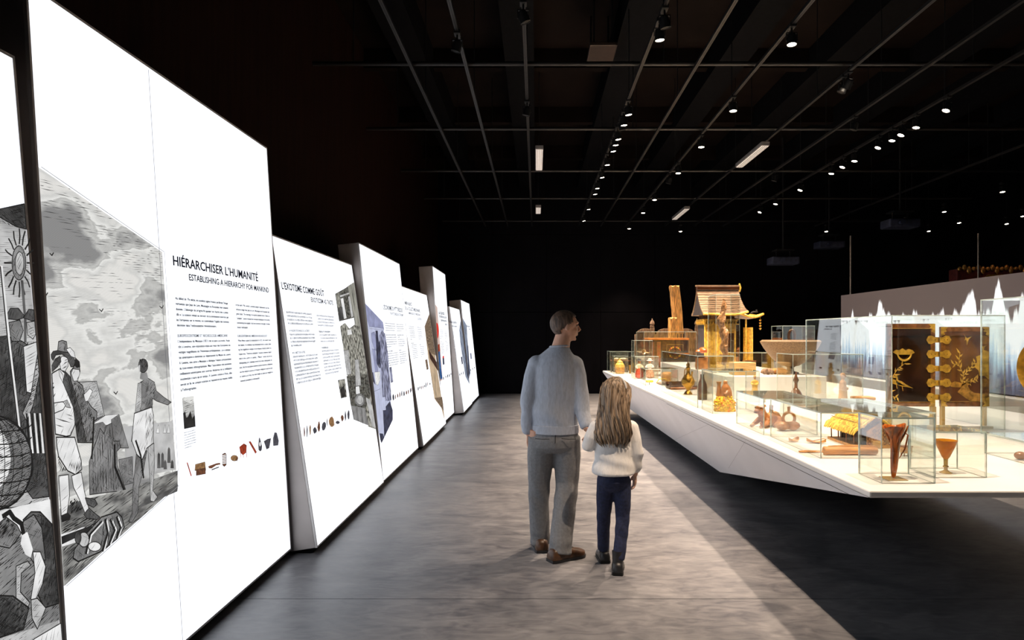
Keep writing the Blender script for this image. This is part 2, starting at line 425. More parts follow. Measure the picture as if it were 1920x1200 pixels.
# tones of the engravings
E95 = P('print_white', .80, .12, 70, .3, .12); E75 = P('print_pale', .52, .25, 75, .5, .2)
E50 = P('print_mid', .26, .45, 70, -.6, .3); E30 = P('print_dark', .10, .5, 80, .8, .4)
E10 = P('print_ink', .022, .3, 80, .2, .5)
SKY = P('print_clouds', .42, .22, 60, .06, .35, 2.3, (.8, 1.9, 1), col2=(.80, .79, .76))
_cr = [n for n in SKY.node_tree.nodes if n.type == 'VALTORGB'][0].color_ramp          # sharp-edged engraved clouds
_cr.elements[0].position = .40; _cr.elements[1].position = .60
for _p, _c in ((.46, .60), (.49, .50), (.505, .85), (.56, .66)):
    _e = _cr.elements.new(_p); _e.color = (_c, _c, _c*.97, 1)
GRD = P('print_ground', .16, .5, 60, .25, .45, 6, (1, 2.5, 1), col2=(.42, .42, .40))
LN = P('print_line', .012, var=.2)
def z2(pts, s, ox, oy): return [(ox+x/s, oy+y/s) for x, y in pts]

AUTO = {E95: (.011, .0010, .30), E75: (.008, .0010, .55), E50: (.007, .0011, .65), E30: (.006, .0013, .6)}
# --- panel with the shore engraving
g = Print(P1, [SKY])
OUT = [(60, 305), (304, 472.7), (332, 910), (117, 1101), (100, 900)]
g.area(OUT, SKY)
g.hatch([(60, 305), (304, 472.7), (308, 540), (68, 400)], E30, .05, .011, .0014, .6)
g.hatch([(66, 420), (310, 560), (320, 690), (80, 560)], E50, .05, .013, .0013, .35, seed=3)
for bx, by in ((97, 478), (86, 553), (190, 583), (303, 577), (217, 738)):
    g.stroke([(bx-4, by-3), (bx, by+1), (bx+3, by-4)], LN, .005, px=True)
# distant sea, people and fence
g.area([(232, 800), (322, 790), (330, 880), (236, 900)], E75)
g.area([(222, 862), (248, 856), (250, 905), (226, 912)], E50, LN); g.hatch([(222, 862), (248, 856), (250, 905), (226, 912)], LN, 1.5, .011, .0012, .8)
for x, y, h in ((297, 848, 30), (304, 848, 29), (309, 862, 18), (316, 838, 30), (322, 862, 16)):
    g.area([(x-3, y+h), (x-2, y+4), (x, y), (x+2.5, y+4), (x+3.5, y+h)], E30)
for x in (292, 305, 312): g.area([(x, 812), (x+4, 796), (x+6, 812)], E95, LN, .003)
# towers and palisade
g.area(z2([(380, 520), (600, 510), (690, 900), (500, 960)], 6, 80, 630), E75, LN, .005); g.hatch(z2([(380, 520), (600, 510), (690, 900), (500, 960)], 6, 80, 630), E50, .15, .010, .0013, .8)
g.area(z2([(520, 960), (700, 895), (850, 880), (960, 1260), (560, 1260)], 6, 80, 630), E50, LN, .005)
g.area(z2([(560, 990), (670, 965), (700, 1000), (765, 1000), (760, 940), (850, 880), (700, 895)], 6, 80, 630), E95)
PAL = z2([(355, 190), (400, 60), (420, 0), (440, -70), (470, -30), (490, -90), (530, -110), (545, 30), (590, 30), (598, 80), (570, 110), (575, 220), (650, 440), (560, 420), (360, 445)], 4.138, 80, 820)
g.area(PAL, E50, LN, .006); g.hatch(PAL, LN, 1.52, .017, .0028, .95)
g.stroke(z2([(552, 60), (555, 230), (640, 440)], 4.138, 80, 820), LN, .014, px=True)
# ground
g.area([(95, 960), (150, 938), (235, 918), (332, 882), (332, 910), (117, 1101)], GRD)
g.hatch([(95, 960), (150, 938), (235, 918), (332, 882), (332, 910), (117, 1101)], LN, .18, .013, .0022, .6)
g.area(z2([(120, 760), (300, 700), (420, 680), (600, 640), (620, 700), (140, 850)], 4.138, 80, 820), E95)
g.area(z2([(620, 600), (1040, 420), (1046, 365), (860, 470)], 4.138, 80, 820), E30)
g.hatch(z2([(120, 640), (420, 600), (420, 680), (130, 760)], 4.138, 80, 820), LN, .12, .009, .003, .8)
g.area([(108, 1008), (170, 985), (175, 992), (112, 1022)], E10)
g.hatch([(112, 1030), (190, 1010), (150, 1068), (118, 1098)], LN, .4, .009, .0022, .8)
# second onlooker, then the man in the hat
g.area(z2([(300, 400), (330, 360), (350, 330), (360, 250), (400, 290), (410, 400), (380, 510), (440, 560), (470, 700), (540, 800), (600, 850), (600, 940), (560, 960), (560, 1200), (420, 1200), (330, 800)], 6, 80, 630), E50, LN, .007)
g.hatch(z2([(350, 520), (440, 560), (470, 700), (540, 800), (560, 1200), (420, 1200), (330, 800)], 6, 80, 630), LN, 1.1, .009, .003, .9)
g.area(z2([(310, 420), (330, 370), (400, 380), (408, 420), (380, 505), (340, 510)], 6, 80, 630), E95, LN, .004)
g.area(z2([(345, 330), (360, 245), (405, 290), (412, 350), (370, 360)], 6, 80, 630), E10)
g.area(z2([(450, 660), (520, 590), (550, 620), (500, 730), (470, 740)], 6, 80, 630), E95, LN, .004)
g.stroke([(174, 783), (172, 830), (170, 860)], LN, .01, px=True)
BODY = z2([(60, 450), (110, 410), (180, 370), (230, 410), (260, 440), (330, 600), (360, 760), (350, 1000), (300, 1120), (250, 1130), (110, 1100), (90, 880), (75, 750), (60, 600)], 6, 80, 630)
g.area(BODY, E95, LN, .008)
g.hatch(z2([(65, 480), (110, 520), (140, 700), (75, 760)], 6, 80, 630), LN, .9, .010, .0028, .7)
g.hatch(z2([(100, 900), (330, 860), (340, 1000), (110, 1060)], 6, 80, 630), E30, -.35, .013, .0024, .5)
g.area(z2([(240, 400), (290, 450), (400, 820), (480, 1200), (380, 1200), (330, 800), (230, 560), (215, 520)], 6, 80, 630), E30, LN, .006)
g.hatch(z2([(240, 400), (290, 450), (400, 820), (480, 1200), (380, 1200), (330, 800)], 6, 80, 630), LN, 1.2, .008, .003, .9)
g.area(z2([(165, 370), (215, 440), (215, 530), (175, 450)], 6, 80, 630), E95, LN, .004)
g.area(z2([(80, 760), (210, 740), (250, 770), (215, 830), (95, 880)], 6, 80, 630), E95, LN, .006)
g.area(z2([(215, 740), (260, 720), (300, 810), (250, 800)], 6, 80, 630), E75, LN, .004)
g.area(z2([(170, 290), (200, 225), (270, 240), (270, 340), (235, 400), (190, 385)], 6, 80, 630), E95, LN, .005)
g.hatch(z2([(235, 250), (270, 245), (268, 330), (235, 390), (200, 380)], 6, 80, 630), E30, .3, .008, .0018, .7)
g.area(z2([(120, 260), (180, 225), (190, 290), (150, 350), (70, 420), (60, 390)], 6, 80, 630), E30, LN, .004)
g.area(z2([(80, 250), (75, 215), (100, 175), (150, 165), (260, 185), (330, 230), (350, 290), (330, 345), (300, 350), (260, 250), (200, 205), (130, 215), (100, 275)], 6, 80, 630), E30, LN, .006)
g.area(z2([(150, 165), (160, 65), (200, 50), (250, 65), (265, 185), (210, 180)], 6, 80, 630), E50, LN, .006)
g.hatch(z2([(200, 50), (250, 65), (265, 185), (215, 180)], 6, 80, 630), LN, 1.5, .008, .0022, .9)
g.area(z2([(245, 150), (290, 130), (335, 180), (350, 250), (300, 230)], 6, 80, 630), E95, LN, .004)
BR = z2([(85, 0), (235, 0), (285, 180), (290, 250), (240, 290), (180, 260), (110, 150)], 4.138, 80, 820)
g.area(BR, E95, LN, .008); g.hatch(z2([(180, 200), (285, 180), (290, 260), (240, 290)], 4.138, 80, 820), LN, 1.2, .010, .003, .8)
g.hatch(z2([(95, 110), (180, 260), (120, 275), (95, 180)], 4.138, 80, 820), LN, .9, .008, .0035, .9)
g.area(z2([(110, 300), (185, 290), (195, 450), (175, 590), (130, 610)], 4.138, 80, 820), E95, LN, .006)
g.area(z2([(210, 300), (285, 270), (310, 420), (345, 560), (315, 590), (270, 480), (225, 390)], 4.138, 80, 820), E95, LN, .006)
g.area(z2([(125, 615), (180, 585), (205, 610), (195, 640), (135, 660)], 4.138, 80, 820), E10)
g.area(z2([(305, 600), (345, 550), (390, 590), (430, 620), (410, 640), (330, 630)], 4.138, 80, 820), E30, LN, .006)
g.hatch(z2([(190, 500), (250, 470), (300, 560), (200, 600)], 4.138, 80, 820), LN, .6, .008, .004, .8)
g.area(z2([(315, 470), (390, 480), (410, 520), (380, 545), (330, 520)], 4.138, 80, 820), E30, LN, .006)
# bundle on the ground
g.area(z2([(440, 620), (500, 600), (560, 580), (600, 620), (620, 700), (560, 790), (430, 890), (260, 965), (220, 940), (230, 870), (330, 740)], 4.138, 80, 820), E50, LN, .01)
for c in ([(470, 640), (490, 740), (450, 880)], [(510, 640), (545, 720), (500, 830)], [(560, 620), (590, 700), (560, 780)], [(440, 660), (350, 760), (320, 900)]):
    g.stroke(z2(c, 4.138, 80, 820), LN, .014, px=True); g.stroke([(x+3, y) for x, y in z2(c, 4.138, 80, 820)], E95, .008, px=True)
g.blob((153, 1012), (10, 14), E75, line=LN, lw=.006); g.blob((142, 1008), (6, 12), E30, line=LN, lw=.006); g.blob((173, 1025), (12, 9), E95, line=LN, lw=.006)
g.hatch(z2([(440, 620), (560, 580), (620, 700), (430, 890)], 4.138, 80, 820), LN, 1.1, .013, .003, .55)
# figure seen from the back, pointing out to sea
s2, oy2 = 2.142, 640
def q(pts): return z2(pts, s2, 0, oy2)
g.area(q([(540, 440), (582, 440), (568, 520), (550, 580), (545, 690), (520, 728), (508, 725), (522, 690), (524, 600), (532, 520)]), E50, LN, .006)
g.hatch(q([(560, 440), (582, 440), (568, 520), (552, 600), (545, 690)]), LN, .8, .009, .0022, .8)
g.area(q([(585, 420), (610, 410), (612, 500), (606, 600), (624, 625), (610, 645), (596, 642), (594, 560)]), E75, LN, .006)
g.area(q([(555, 165), (585, 148), (612, 165), (620, 200), (650, 225), (680, 245), (665, 256), (620, 240), (605, 230), (600, 300), (545, 300), (548, 240)]), E50, LN, .006)
g.hatch(q([(575, 160), (612, 165), (618, 205), (600, 300), (572, 300)]), LN, .9, .009, .0022, .85)
g.area(q([(545, 170), (560, 165), (560, 250), (540, 340), (530, 400), (518, 402), (530, 320)]), E75, LN, .005)
g.area(q([(530, 290), (600, 265), (608, 300), (606, 410), (580, 430), (562, 475), (540, 455), (520, 400)]), E95, LN, .008)
g.hatch(q([(575, 275), (606, 290), (606, 410), (570, 460)]), LN, 1.2, .011, .0026, .7)
g.stroke(q([(536, 400), (556, 460), (567, 548)]), LN, .012, px=True)
g.area(q([(552, 150), (556, 125), (580, 125), (586, 148), (572, 160)]), E50)
g.blob((264, 686), (9, 13), E30, line=LN, lw=.006); g.hatch([(256, 672), (272, 672), (274, 690), (258, 690)], LN, .7, .007, .003, .9)
g.area([(255, 686), (258, 684), (258, 698), (256, 699)], E75)
g.stroke(P1.poly([OUT[0], OUT[1], OUT[2], OUT[3]])[0:4], E50, .003)
part(g.build('printed_engraving'), 'grey shore engraving with standing figures')
title(P1, 'HIÉRARCHISER L’HUMANITÉ', (324.5, 497), (484, 529.3), (323, 478), INK, 'title_lettering', .024)
title(P1, 'ESTABLISHING A HIERARCHY FOR MANKIND', (354.3, 525.3), (504, 549.8), (353, 512.8), INK, 'subtitle_lettering', .02)
FR = ['Au début du 19e siècle, les sociétés jugées frustes perdirent l’image', 'vertueuse que Jean de Léry, Montaigne et Rousseau leur avaient',
 'donnée. L’idéologie du progrès fit appeler ces Autres des « primi-', 'tifs ». La science venait au secours de la domination exercée par',
 'les Européens sur le monde, en contredisant l’égalité des hommes', 'décrétée dans l’enthousiasme révolutionnaire.', None,
 ('H', 'EUROPÉOCENTRISME ET ARCHÉOLOGIE AMÉRICAINE', .95), 'L’indépendance du Mexique (1821) mit le pays à la mode. Aussi-',
 'tôt à Londres, une exposition étala aux yeux des Européens les', 'vestiges magnifiques de l’Amérique préhispanique. Les « antiqui-',
 'tés américaines » devinrent un département du Musée du Louvre.', 'A Genève, une série « Mexique » distingua l’espace précolombien',
 'du tout-venant ethnographique. Mais l’association des anciennes', 'civilisations américaines aux sources déclarées de la civilisation',
 'occidentale n’aura qu’un temps. A Genève comme à Paris, elles', 'seront en fin de compte écartées et rejoindront les musées dédiés', 'à l’ethnographie.']
EN = ['In the early 19th century, societies judged rudimentary lost the', 'virtuous image that Jean de Léry, Montaigne and Rousseau had',
 'given them. The ideology of progress labelled these Others as', '“primitive”. Science rescued the European domination of the world,',
 'contradicting the equality of all men decreed in the light of revolu-', 'tionary enthusiasm.', None,
 ('H', 'EUROCENTRISM AND AMERICAN ARCHAEOLOGY', .88), 'When Mexico gained its independence in 1821, the country came',
 'into fashion. An exhibition was immediately held in London, show-', 'ing the magnificent vestiges of pre-Hispanic America before Eu-',
 'ropean eyes. “American antiquities” became a separate depart-', 'ment in the Louvre. In Geneva, a “Mexico” section was set up',
 'distinguishing pre-Columbian works from other ethnographic ob-', 'jects. But the association between ancient American civilisations',
 'and the declared sources of Western civilisation would not last.', 'In Geneva as in Paris, they were finally set aside and relegated to', 'museums specialised in ethnography.']
column(P1, FR, (328, 556), (436, 719), 'french_text', INK)
column(P1, EN, (441.5, 569), (512, 707), 'english_text', INKG)
# small picture, caption and row of printed objects
t = Print(P1, [SKY]); A = [(341, 745.5), (363, 742), (366.5, 800), (345, 804.5)]
t.area(A, SKY); t.area([(343, 775), (347, 771), (349, 783), (352, 782), (357, 770), (360, 785), (365, 778), (366.5, 800), (345, 804.5)], E10)
t.hatch(A, LN, .1, .010, .0015, .5); t.build('small_picture')
column(P1, [True, True, True, True, True, True, .6], (344, 811), (368, 835), 'caption_text', INKG, 5, .35)
BRN = P('print_brown', (.13, .05, .025), var=.4, scale=40); RED = P('print_rust', (.30, .035, .012), var=.4, scale=40)
OCH = P('print_ochre', (.26, .14, .06), var=.4, scale=60); SLT = P('print_slate', (.06, .06, .075), var=.4, scale=40)
def z4(pts): return z2(pts, 6, 320, 720)
ic = Print(P1, [BRN])
ic.area(z4([(178, 885), (190, 882), (236, 1030), (226, 1040)]), RED)
ic.area(z4([(275, 905), (385, 875), (395, 970), (270, 975)]), OCH, LN, .003); ic.area(z4([(285, 965), (390, 945), (392, 1010), (285, 1030)]), BRN, LN, .003)
ic.area(z4([(420, 925), (520, 890), (555, 888), (558, 905), (510, 915), (460, 950), (428, 948)]), BRN); ic.stroke(z4([(460, 965), (540, 935)]), LN, .006, px=True)
ic.area(z4([(578, 790), (610, 775), (625, 790), (625, 910), (600, 930), (580, 910)]), BRN, LN, .003)
for k in range(6): ic.stroke(z4([(582, 805+k*18), (620, 798+k*18)]), E95, .006, px=True)
ic.blob((439, 859), (7, 5.5), OCH, line=LN); ic.area(z4([(735, 820), (755, 830), (745, 870), (735, 860)]), BRN)
ic.area(z4([(770, 710), (820, 670), (852, 690), (848, 770), (810, 800), (780, 770)]), RED, LN, .003)
for k in (785, 812, 850): ic.stroke(z4([(k, 770), (k+3, 825)]), RED, .006, px=True)
ic.area(z4([(875, 650), (895, 645), (965, 765), (950, 785)]), RED, LN, .003)
ic.area(z4([(990, 605), (1000, 605), (1025, 700), (1020, 745), (1003, 760), (985, 740), (982, 690)]), SLT)
ic.blob((487, 833), (1.6, 4), E95)
ic.area(z4([(1045, 645), (1085, 620), (1125, 612), (1105, 720), (1075, 735)]), SLT, LN, .003)
ic.area(z4([(1165, 545), (1190, 550), (1212, 640), (1205, 690), (1150, 695), (1148, 610)]), SLT, LN, .003)
ic.build('printed_objects')['kind'] = 'stuff'
MB().box(1.16*0+P1.uv(306, 600)[0], P1.uv(306, 600)[0]+.003, .02, P1.H-.02, .0003, .0008).build('fabric_seam', INKL, P1.o)

# --- panel at the frame edge: allegorical engraving
g = Print(P0, [E75]); OUT0 = [(-60, 405), (45, 382), (122, 1215), (-60, 1215)]
g.area(OUT0, E75); g.hatch(OUT0, E50, .1, .007, .0012, .7)
g.area([(-60, 405), (45, 382), (50, 430), (30, 425), (-5, 405)], E30, LN, .006); g.hatch([(-60, 405), (45, 382), (50, 430), (30, 425)], LN, -.5, .006, .0018, .85)
g.blob((35, 493), (13, 32), E50, 20, LN, .006); g.blob((36, 494), (8, 22), E75, 20, LN, .005)
for k in range(16):
    a = 2*PI*k/16; c, s_ = math.cos(a), math.sin(a); j = (-1)**k*4
    g.stroke([(35+15*c, 493+36*s_), (35+22*c+j*.3, 493+50*s_), (35+28*c, 493+64*s_)], LN, .006, px=True)
g.stroke([(40, 527), (46, 600), (46, 640)], E30, .012, px=True)
# standing pair with hats, spear
g.area([(-60, 640), (10, 630), (40, 640), (62, 655), (85, 640), (100, 930), (60, 935), (20, 880), (-60, 860)], E30, LN, .006)
g.hatch([(-60, 640), (40, 640), (85, 640), (100, 930), (20, 880), (-60, 860)], LN, 1.3, .006, .002, .9)
g.area([(15, 605), (36, 600), (42, 620), (35, 640), (20, 640)], E50, LN, .005)
g.area([(10, 592), (18, 578), (33, 578), (46, 595), (30, 600), (14, 598)], E30, LN, .005)
g.area([(48, 605), (65, 602), (68, 622), (60, 636), (50, 628)], E75, LN, .005)
g.area([(42, 596), (52, 580), (68, 582), (75, 598), (58, 602)], E30, LN, .005)
g.area([(42, 650), (70, 640), (75, 665), (66, 740), (48, 735)], E95, LN, .005)
g.area([(68, 665), (74, 690), (60, 760), (48, 790), (40, 775), (56, 740)], E75, LN, .006); g.hatch([(68, 665), (74, 690), (60, 760), (48, 770)], LN, .4, .006, .0018, .7)
for k in range(6): g.area([(46+k*5, 775), (49+k*5, 775), (56+k*5, 850), (52+k*5, 850)], E95 if k % 2 else E10)
g.stroke([(0, 500), (14, 640), (33, 800)], E95, .012, px=True); g.stroke([(-2, 500), (12, 640), (31, 800)], LN, .005, px=True)
# globe
gc, gr = (-12, 868), (70, 88); n = 26
GL = [(gc[0]+gr[0]*math.cos(2*PI*k/n), gc[1]+gr[1]*math.sin(2*PI*k/n)) for k in range(n)]
g.area(GL, E50, LN, .012); g.area([(gc[0]-14+gr[0]*.62*math.cos(2*PI*k/n), gc[1]-8+gr[1]*.72*math.sin(2*PI*k/n)) for k in range(n)], E95)
g.hatch(GL, LN, .2, .0065, .0018, .85)
for k in range(-3, 4): g.stroke([(gc[0]+gr[0]*math.cos(a)*.98, gc[1]+k*24+14*math.sin(a)) for a in [i*PI/8 for i in range(0, 9)]], LN, .004, px=True)
for k in range(4): g.stroke([(gc[0]+(18+k*17)*math.cos(a), gc[1]+gr[1]*.96*math.sin(a)) for a in [-PI/2+i*PI/10 for i in range(0, 11)]], LN, .003, px=True)
# ledge and crouching figure
g.area([(-60, 975), (30, 950), (97, 935), (104, 985), (-60, 1030)], E95); g.area([(-60, 1030), (100, 990), (118, 1160), (-60, 1215)], E50)
g.hatch([(-60, 1030), (100, 990), (118, 1160), (-60, 1215)], LN, .3, .007, .0018, .7)
g.area([(40, 975), (55, 960), (72, 960), (96, 985), (103, 1040), (112, 1130), (80, 1140), (60, 1100), (80, 1030), (60, 1000)], E30, LN, .008)
g.hatch([(72, 960), (96, 985), (112, 1130), (80, 1140), (75, 1030)], LN, 1.2, .006, .0022, .9)
g.area([(40, 978), (60, 965), (75, 990), (82, 1050), (62, 1060), (50, 1040), (38, 1010)], E50, LN, .007)
g.area([(38, 1000), (48, 998), (58, 1030), (54, 1046), (44, 1040), (35, 1020)], E95)
g.area([(58, 1035), (72, 1035), (82, 1062), (76, 1095), (62, 1128), (54, 1124), (62, 1075)], E95, LN, .006)
g.area([(-10, 985), (8, 970), (28, 985), (36, 1000), (26, 1015), (14, 1028), (-6, 1024), (-14, 1005)], E50, LN, .006)
g.hatch([(-10, 985), (8, 970), (28, 985), (20, 1005), (-6, 1012)], LN, .5, .005, .0025, .9)
g.stroke([(2, 968), (14, 960), (22, 972), (36, 982), (40, 1000)], LN, .016, px=True)
g.area([(26, 1062), (48, 1052), (54, 1060), (36, 1075), (34, 1110), (52, 1130), (48, 1140), (26, 1122)], E75, LN, .006)
g.area([(54, 1125), (66, 1122), (82, 1140), (66, 1180), (56, 1160)], E75, LN, .006)
g.area([(-60, 1115), (20, 1118), (50, 1140), (40, 1180), (-60, 1215)], E30, LN, .008); g.hatch([(-60, 1115), (20, 1118), (50, 1140), (40, 1180), (-60, 1215)], LN, .35, .005, .0022, .95)
g.area([(40, 1215), (60, 1198), (116, 1165), (122, 1215)], E95, LN, .006)
part(g.build('printed_engraving'), 'dark grey engraving with globe and figures')

# --- collage panel
PHA = P('print_photo_warm', (.12, .12, .10), .3, 40, .9, .6, 26, (1, 1, 1), col2=(.50, .49, .43))
PHD = P('print_photo_dark', (.045, .045, .04), .2, 40, .2, .6, 20, (1, 2, 1), col2=(.16, .16, .14))
PHS = P('print_photo_stripe', (.10, .105, .09), .2, 30, 1.4, .6, 16, (4, .25, 1), col2=(.55, .54, .47))
g = Print(P2, [PHA])
def z6(pts): return z2(pts, 6, 620, 520)
def z7(pts): return z2(pts, 3.75, 540, 600)
g.area(z6([(50, 185), (150, 130), (210, 90), (260, 455), (95, 497)]), PHD)
g.area(z6([(60, 180), (100, 165), (112, 330), (75, 345)]), PHA); g.area(z6([(110, 240), (140, 232), (178, 460), (150, 468)]), E95)
g.area(z6([(100, 205), (210, 170), (214, 185), (104, 225)]), E75); g.area(z6([(195, 220), (215, 210), (255, 440), (232, 450)]), E75)
g.area(z6([(90, 340), (130, 335), (145, 470), (95, 485)]), E30, LN, .004)
g.area(z6([(190, 100), (290, 35)]) + [(707.5, 806), (690, 800)] + z6([(260, 455)]), PHS)
g.area(z7([(365, 45), (400, 20), (430, 60), (470, 30), (520, 20), (600, 520), (635, 770), (460, 700), (430, 480)]), PHA)
g.area(z6([(185, 590), (230, 585), (240, 640), (190, 650)]), E95)
g.area(z7([(390, 215), (425, 210), (445, 380), (412, 388)]), E75, LN, .005)
g.area(z7([(410, 395), (560, 380), (580, 520), (540, 640), (440, 600)]), PHD)
g.area(z7([(470, 280), (495, 275), (512, 460), (475, 465)]), E75, LN, .004)
g.area(z7([(475, 470), (500, 465), (505, 520), (478, 522)]), E95)
g.area(z7([(440, 600), (540, 620), (565, 740), (460, 700)]), E50)
g.blob((674.5, 750), (9.5, 12), E50, 18, LN, .006); g.blob((674.5, 750), (6.5, 8.5), E75, 14, LN, .004)
g.stroke(z7([(515, 610), (525, 740)]), LN, .008, px=True)
g.area(z7([(545, 545), (575, 560), (632, 765), (590, 750)]), E75)
part(g.build('printed_collage'), 'grey photographic collage')
title(P2, 'L’EXOTISME COMME GOÛT', (528.5, 541.5), (608.5, 557), (527.5, 528), INK, 'title_lettering', .05)
title(P2, 'EXOTICISM AS TASTE', (583.5, 566), (625, 573.5), (583, 557), INK, 'subtitle_lettering', .02)
column(P2, [True, True, True, True, None, ('H', 'LA VALEUR D’ÉCHANGE DE L’ALTÉRITÉ', .8), True, True, True, .4, None, ('H', 'NOS OBJETS DES AUTRES', .5)] + [True]*7 + [True],
       (536, 583), (602, 711), 'french_text', INKG, 11, .5)
column(P2, [True, True, True, .9, None, ('H', 1, .65), True, True, .8, None, ('H', 1, .4)] + [True]*7 + [.8], (593, 590), (641, 697), 'english_text', INKL, 12, .48)
t = Print(P2, [PHA]); t.area([(633.5, 713), (646.5, 710.5), (650.5, 744), (639, 747)], PHA, LN, .004); t.area([(638, 730), (645, 722), (649, 743), (640, 746)], E10); t.build('small_picture')
def icons(p, pts, seed, h0, mats, name='printed_objects'):
    ic = Print(p, mats[:1]); rn = random.Random(seed)
    for (x, y, w_, h_) in pts:
        n = 9; ph = rn.random()*6
        ic.area([(x+w_/2*math.cos(2*PI*k/n+ph)*rn.uniform(.65, 1.1), y+h_/2*math.sin(2*PI*k/n+ph)*rn.uniform(.8, 1.1)) for k in range(n)], mats[rn.randrange(len(mats))])
    o = ic.build(name); o['kind'] = 'stuff'; return o
icons(P2, [(570.5, 810, 2.4, 22), (575.5, 809, 2.6, 22), (581.5, 806, 3.4, 22), (590, 807, 8, 13), (597.5, 800, 5, 22), (607, 799, 9, 18), (613, 792, 2, 18), (622, 791, 11, 20), (633, 792, 8, 7), (641.5, 784, 6, 12), (647.5, 780, 3, 20), (653.5, 778, 5, 18)], 4, 0, [BRN, SLT, OCH])

# --- arcade panel
BL1 = P('print_blue_pale', (.50, .53, .70), var=.08); BL2 = P('print_blue_mid', (.30, .32, .50), .1, 20, 0, .2, 6)
BL3 = P('print_blue_dark', (.035, .04, .075), var=.5, scale=14); BL4 = P('print_blue_statue', (.12, .13, .22), .2, 30, .6, .6, 22, (1, .5, 1), col2=(.42, .44, .62))
g = Print(P3, [BL1])
def z8(pts): return z2(pts, 5.716, 660, 640)
g.area([(672, 555), (679, 563), (718, 604), (736, 787), (715, 831), (690, 740)], BL1)
g.area([(679, 563), (718, 604), (720, 617), (692, 612), (682, 585)], BL2); g.area([(692, 612), (720, 616), (720.5, 619), (693, 616)], BL1, BL3, .004)
g.area([(696, 625), (702, 622), (708, 640), (709, 660), (702, 655), (697, 640)], BL2, BL3, .006)
g.area([(704, 620), (708, 620), (712, 660), (710, 690), (706, 680)], BL3)
g.area([(711, 630), (716, 620), (722, 626), (727, 660), (734, 750), (726, 752), (716, 700)], BL4, BL3, .006)
g.area([(709, 650), (711, 638), (713, 648), (714, 690), (711, 690)], BL3)
g.area(z8([(215, 80), (245, 90), (280, 330), (250, 340)]), BL2, BL3, .005); g.area(z8([(200, 340), (225, 330), (250, 470), (225, 430)]), BL3)
g.area(z8([(240, 330), (298, 325), (298, 420), (275, 470), (255, 460)]), E95, BL3, .005)
g.area(z8([(300, 220), (370, 215), (395, 620), (330, 650)]), BL4, BL3, .004)
g.area(z8([(330, 740), (405, 640), (435, 740), (436, 840), (345, 1030)]), BL3); g.area(z8([(325, 600), (352, 595), (362, 735), (335, 740)]), BL1)
g.area(z8([(230, 540), (300, 510), (345, 1030), (313, 1095), (280, 940)]), BL1, BL3, .005); g.area(z8([(295, 985), (330, 990), (345, 1030), (313, 1095), (300, 1050)]), BL3)
part(g.build('printed_photograph'), 'bluish photograph of a sculpture gallery')
title(P3, 'L’ÉCONOMIE DU PITTORESQUE', (718.5, 579.5), (755, 586.5), (718.3, 571), INK, 'title_lettering', .05)
title(P3, 'THE PICTURESQUE ECONOMY', (731.5, 590), (756.5, 594.5), (731.3, 585), INKG, 'subtitle_lettering', .02)
column(P3, [True]*3+[.9, None, ('H', 1, .95)]+[True]*3+[True, .4, None, ('H', 1, .5)]+[True]*5+[.9], (721, 605), (748.5, 683), 'french_text', INKG, 21, .42)
column(P3, [True]*3+[.7, None, ('H', 1, .9), ('H', 1, .3)]+[True]*3+[.8, None, ('H', 1, .4)]+[True]*5+[.7], (742.5, 607), (763.5, 680), 'english_text', INKG, 22, .42)
t = Print(P3, [BL4]); t.area([(730, 689), (734, 688), (737, 716), (732.5, 718)], BL4, LN, .004); t.build('small_picture')
icons(P3, [(737.5, 745, 4, 13), (741.5, 744, 2, 9), (745.5, 742, 2.5, 9), (749.5, 740, 2.4, 11), (753, 738, 2.2, 12), (757.5, 738, 3, 10), (762, 736, 3, 8), (765.5, 734.5, 2.4, 9), (769.5, 732, 2.4, 10), (771.5, 731, 1.5, 10)], 6, 0, [BRN, SLT])

# --- missionary collecting panel
TB1 = P('print_beige', (.48, .36, .24), var=.25, scale=9, stretch=(1, .5, 1)); TB2 = P('print_brown_crowd', (.05, .028, .018), var=.6, scale=34, col2=(.34, .24, .16)); TB3 = P('print_brown_deep', (.05, .022, .016), var=.4)
g = Print(P4, [TB1])
g.area([(796, 612), (805, 588), (834, 790), (832, 771), (814.5, 748), (803, 672)], TB1)
g.area([(796, 612), (805, 588), (822, 668), (806, 662), (800, 640)], TB2); g.area([(803, 655), (822, 684), (824, 700), (806, 672)], TB3)
g.area([(815, 746), (829, 744), (832, 771)], TB2)
part(g.build('printed_photograph'), 'brown photograph of a crowd and a wall')
title(P4, 'AMBIVALENCE', (758.5, 570.5), (772.5, 573.5), (758.3, 564), INK, 'title_lettering', .05)
title(P4, 'DE LA COLLECTE MISSIONNAIRE', (760, 580.5), (788, 586.5), (759.5, 574), INK, 'title_lettering', .05)
title(P4, 'AMBIVALENCE OF MISSIONARY', (766, 589), (789, 593.5), (765.8, 584.5), INKG, 'subtitle_lettering', .02)
title(P4, 'COLLECTION', (783, 600), (790.5, 601.5), (782.8, 595.5), INKG, 'subtitle_lettering', .02)
column(P4, [True]*7+[.3, None, ('H', 1, .5)]+[True]*7+[.9], (765.5, 611), (785, 671), 'french_text', INKG, 31, .42)
column(P4, [True]*6+[.5, None, None, ('H', 1, .3)]+[True]*5+[.2], (781.5, 613), (797.5, 668), 'english_text', INKL, 32, .42)
t = Print(P4, [TB1]); t.area([(797, 675), (801, 673.5), (803.5, 692), (800, 693.5)], TB2, LN, .004); t.build('small_picture')
icons(P4, [(784, 729, 2.4, 9), (787, 727, 1.8, 7), (790, 726.5, 2, 8), (793, 726, 2, 7), (796, 724, 2, 6), (798.5, 722, 2, 10), (801, 720, 1.6, 10), (806, 720, 2, 5)], 8, 0, [BRN, SLT])

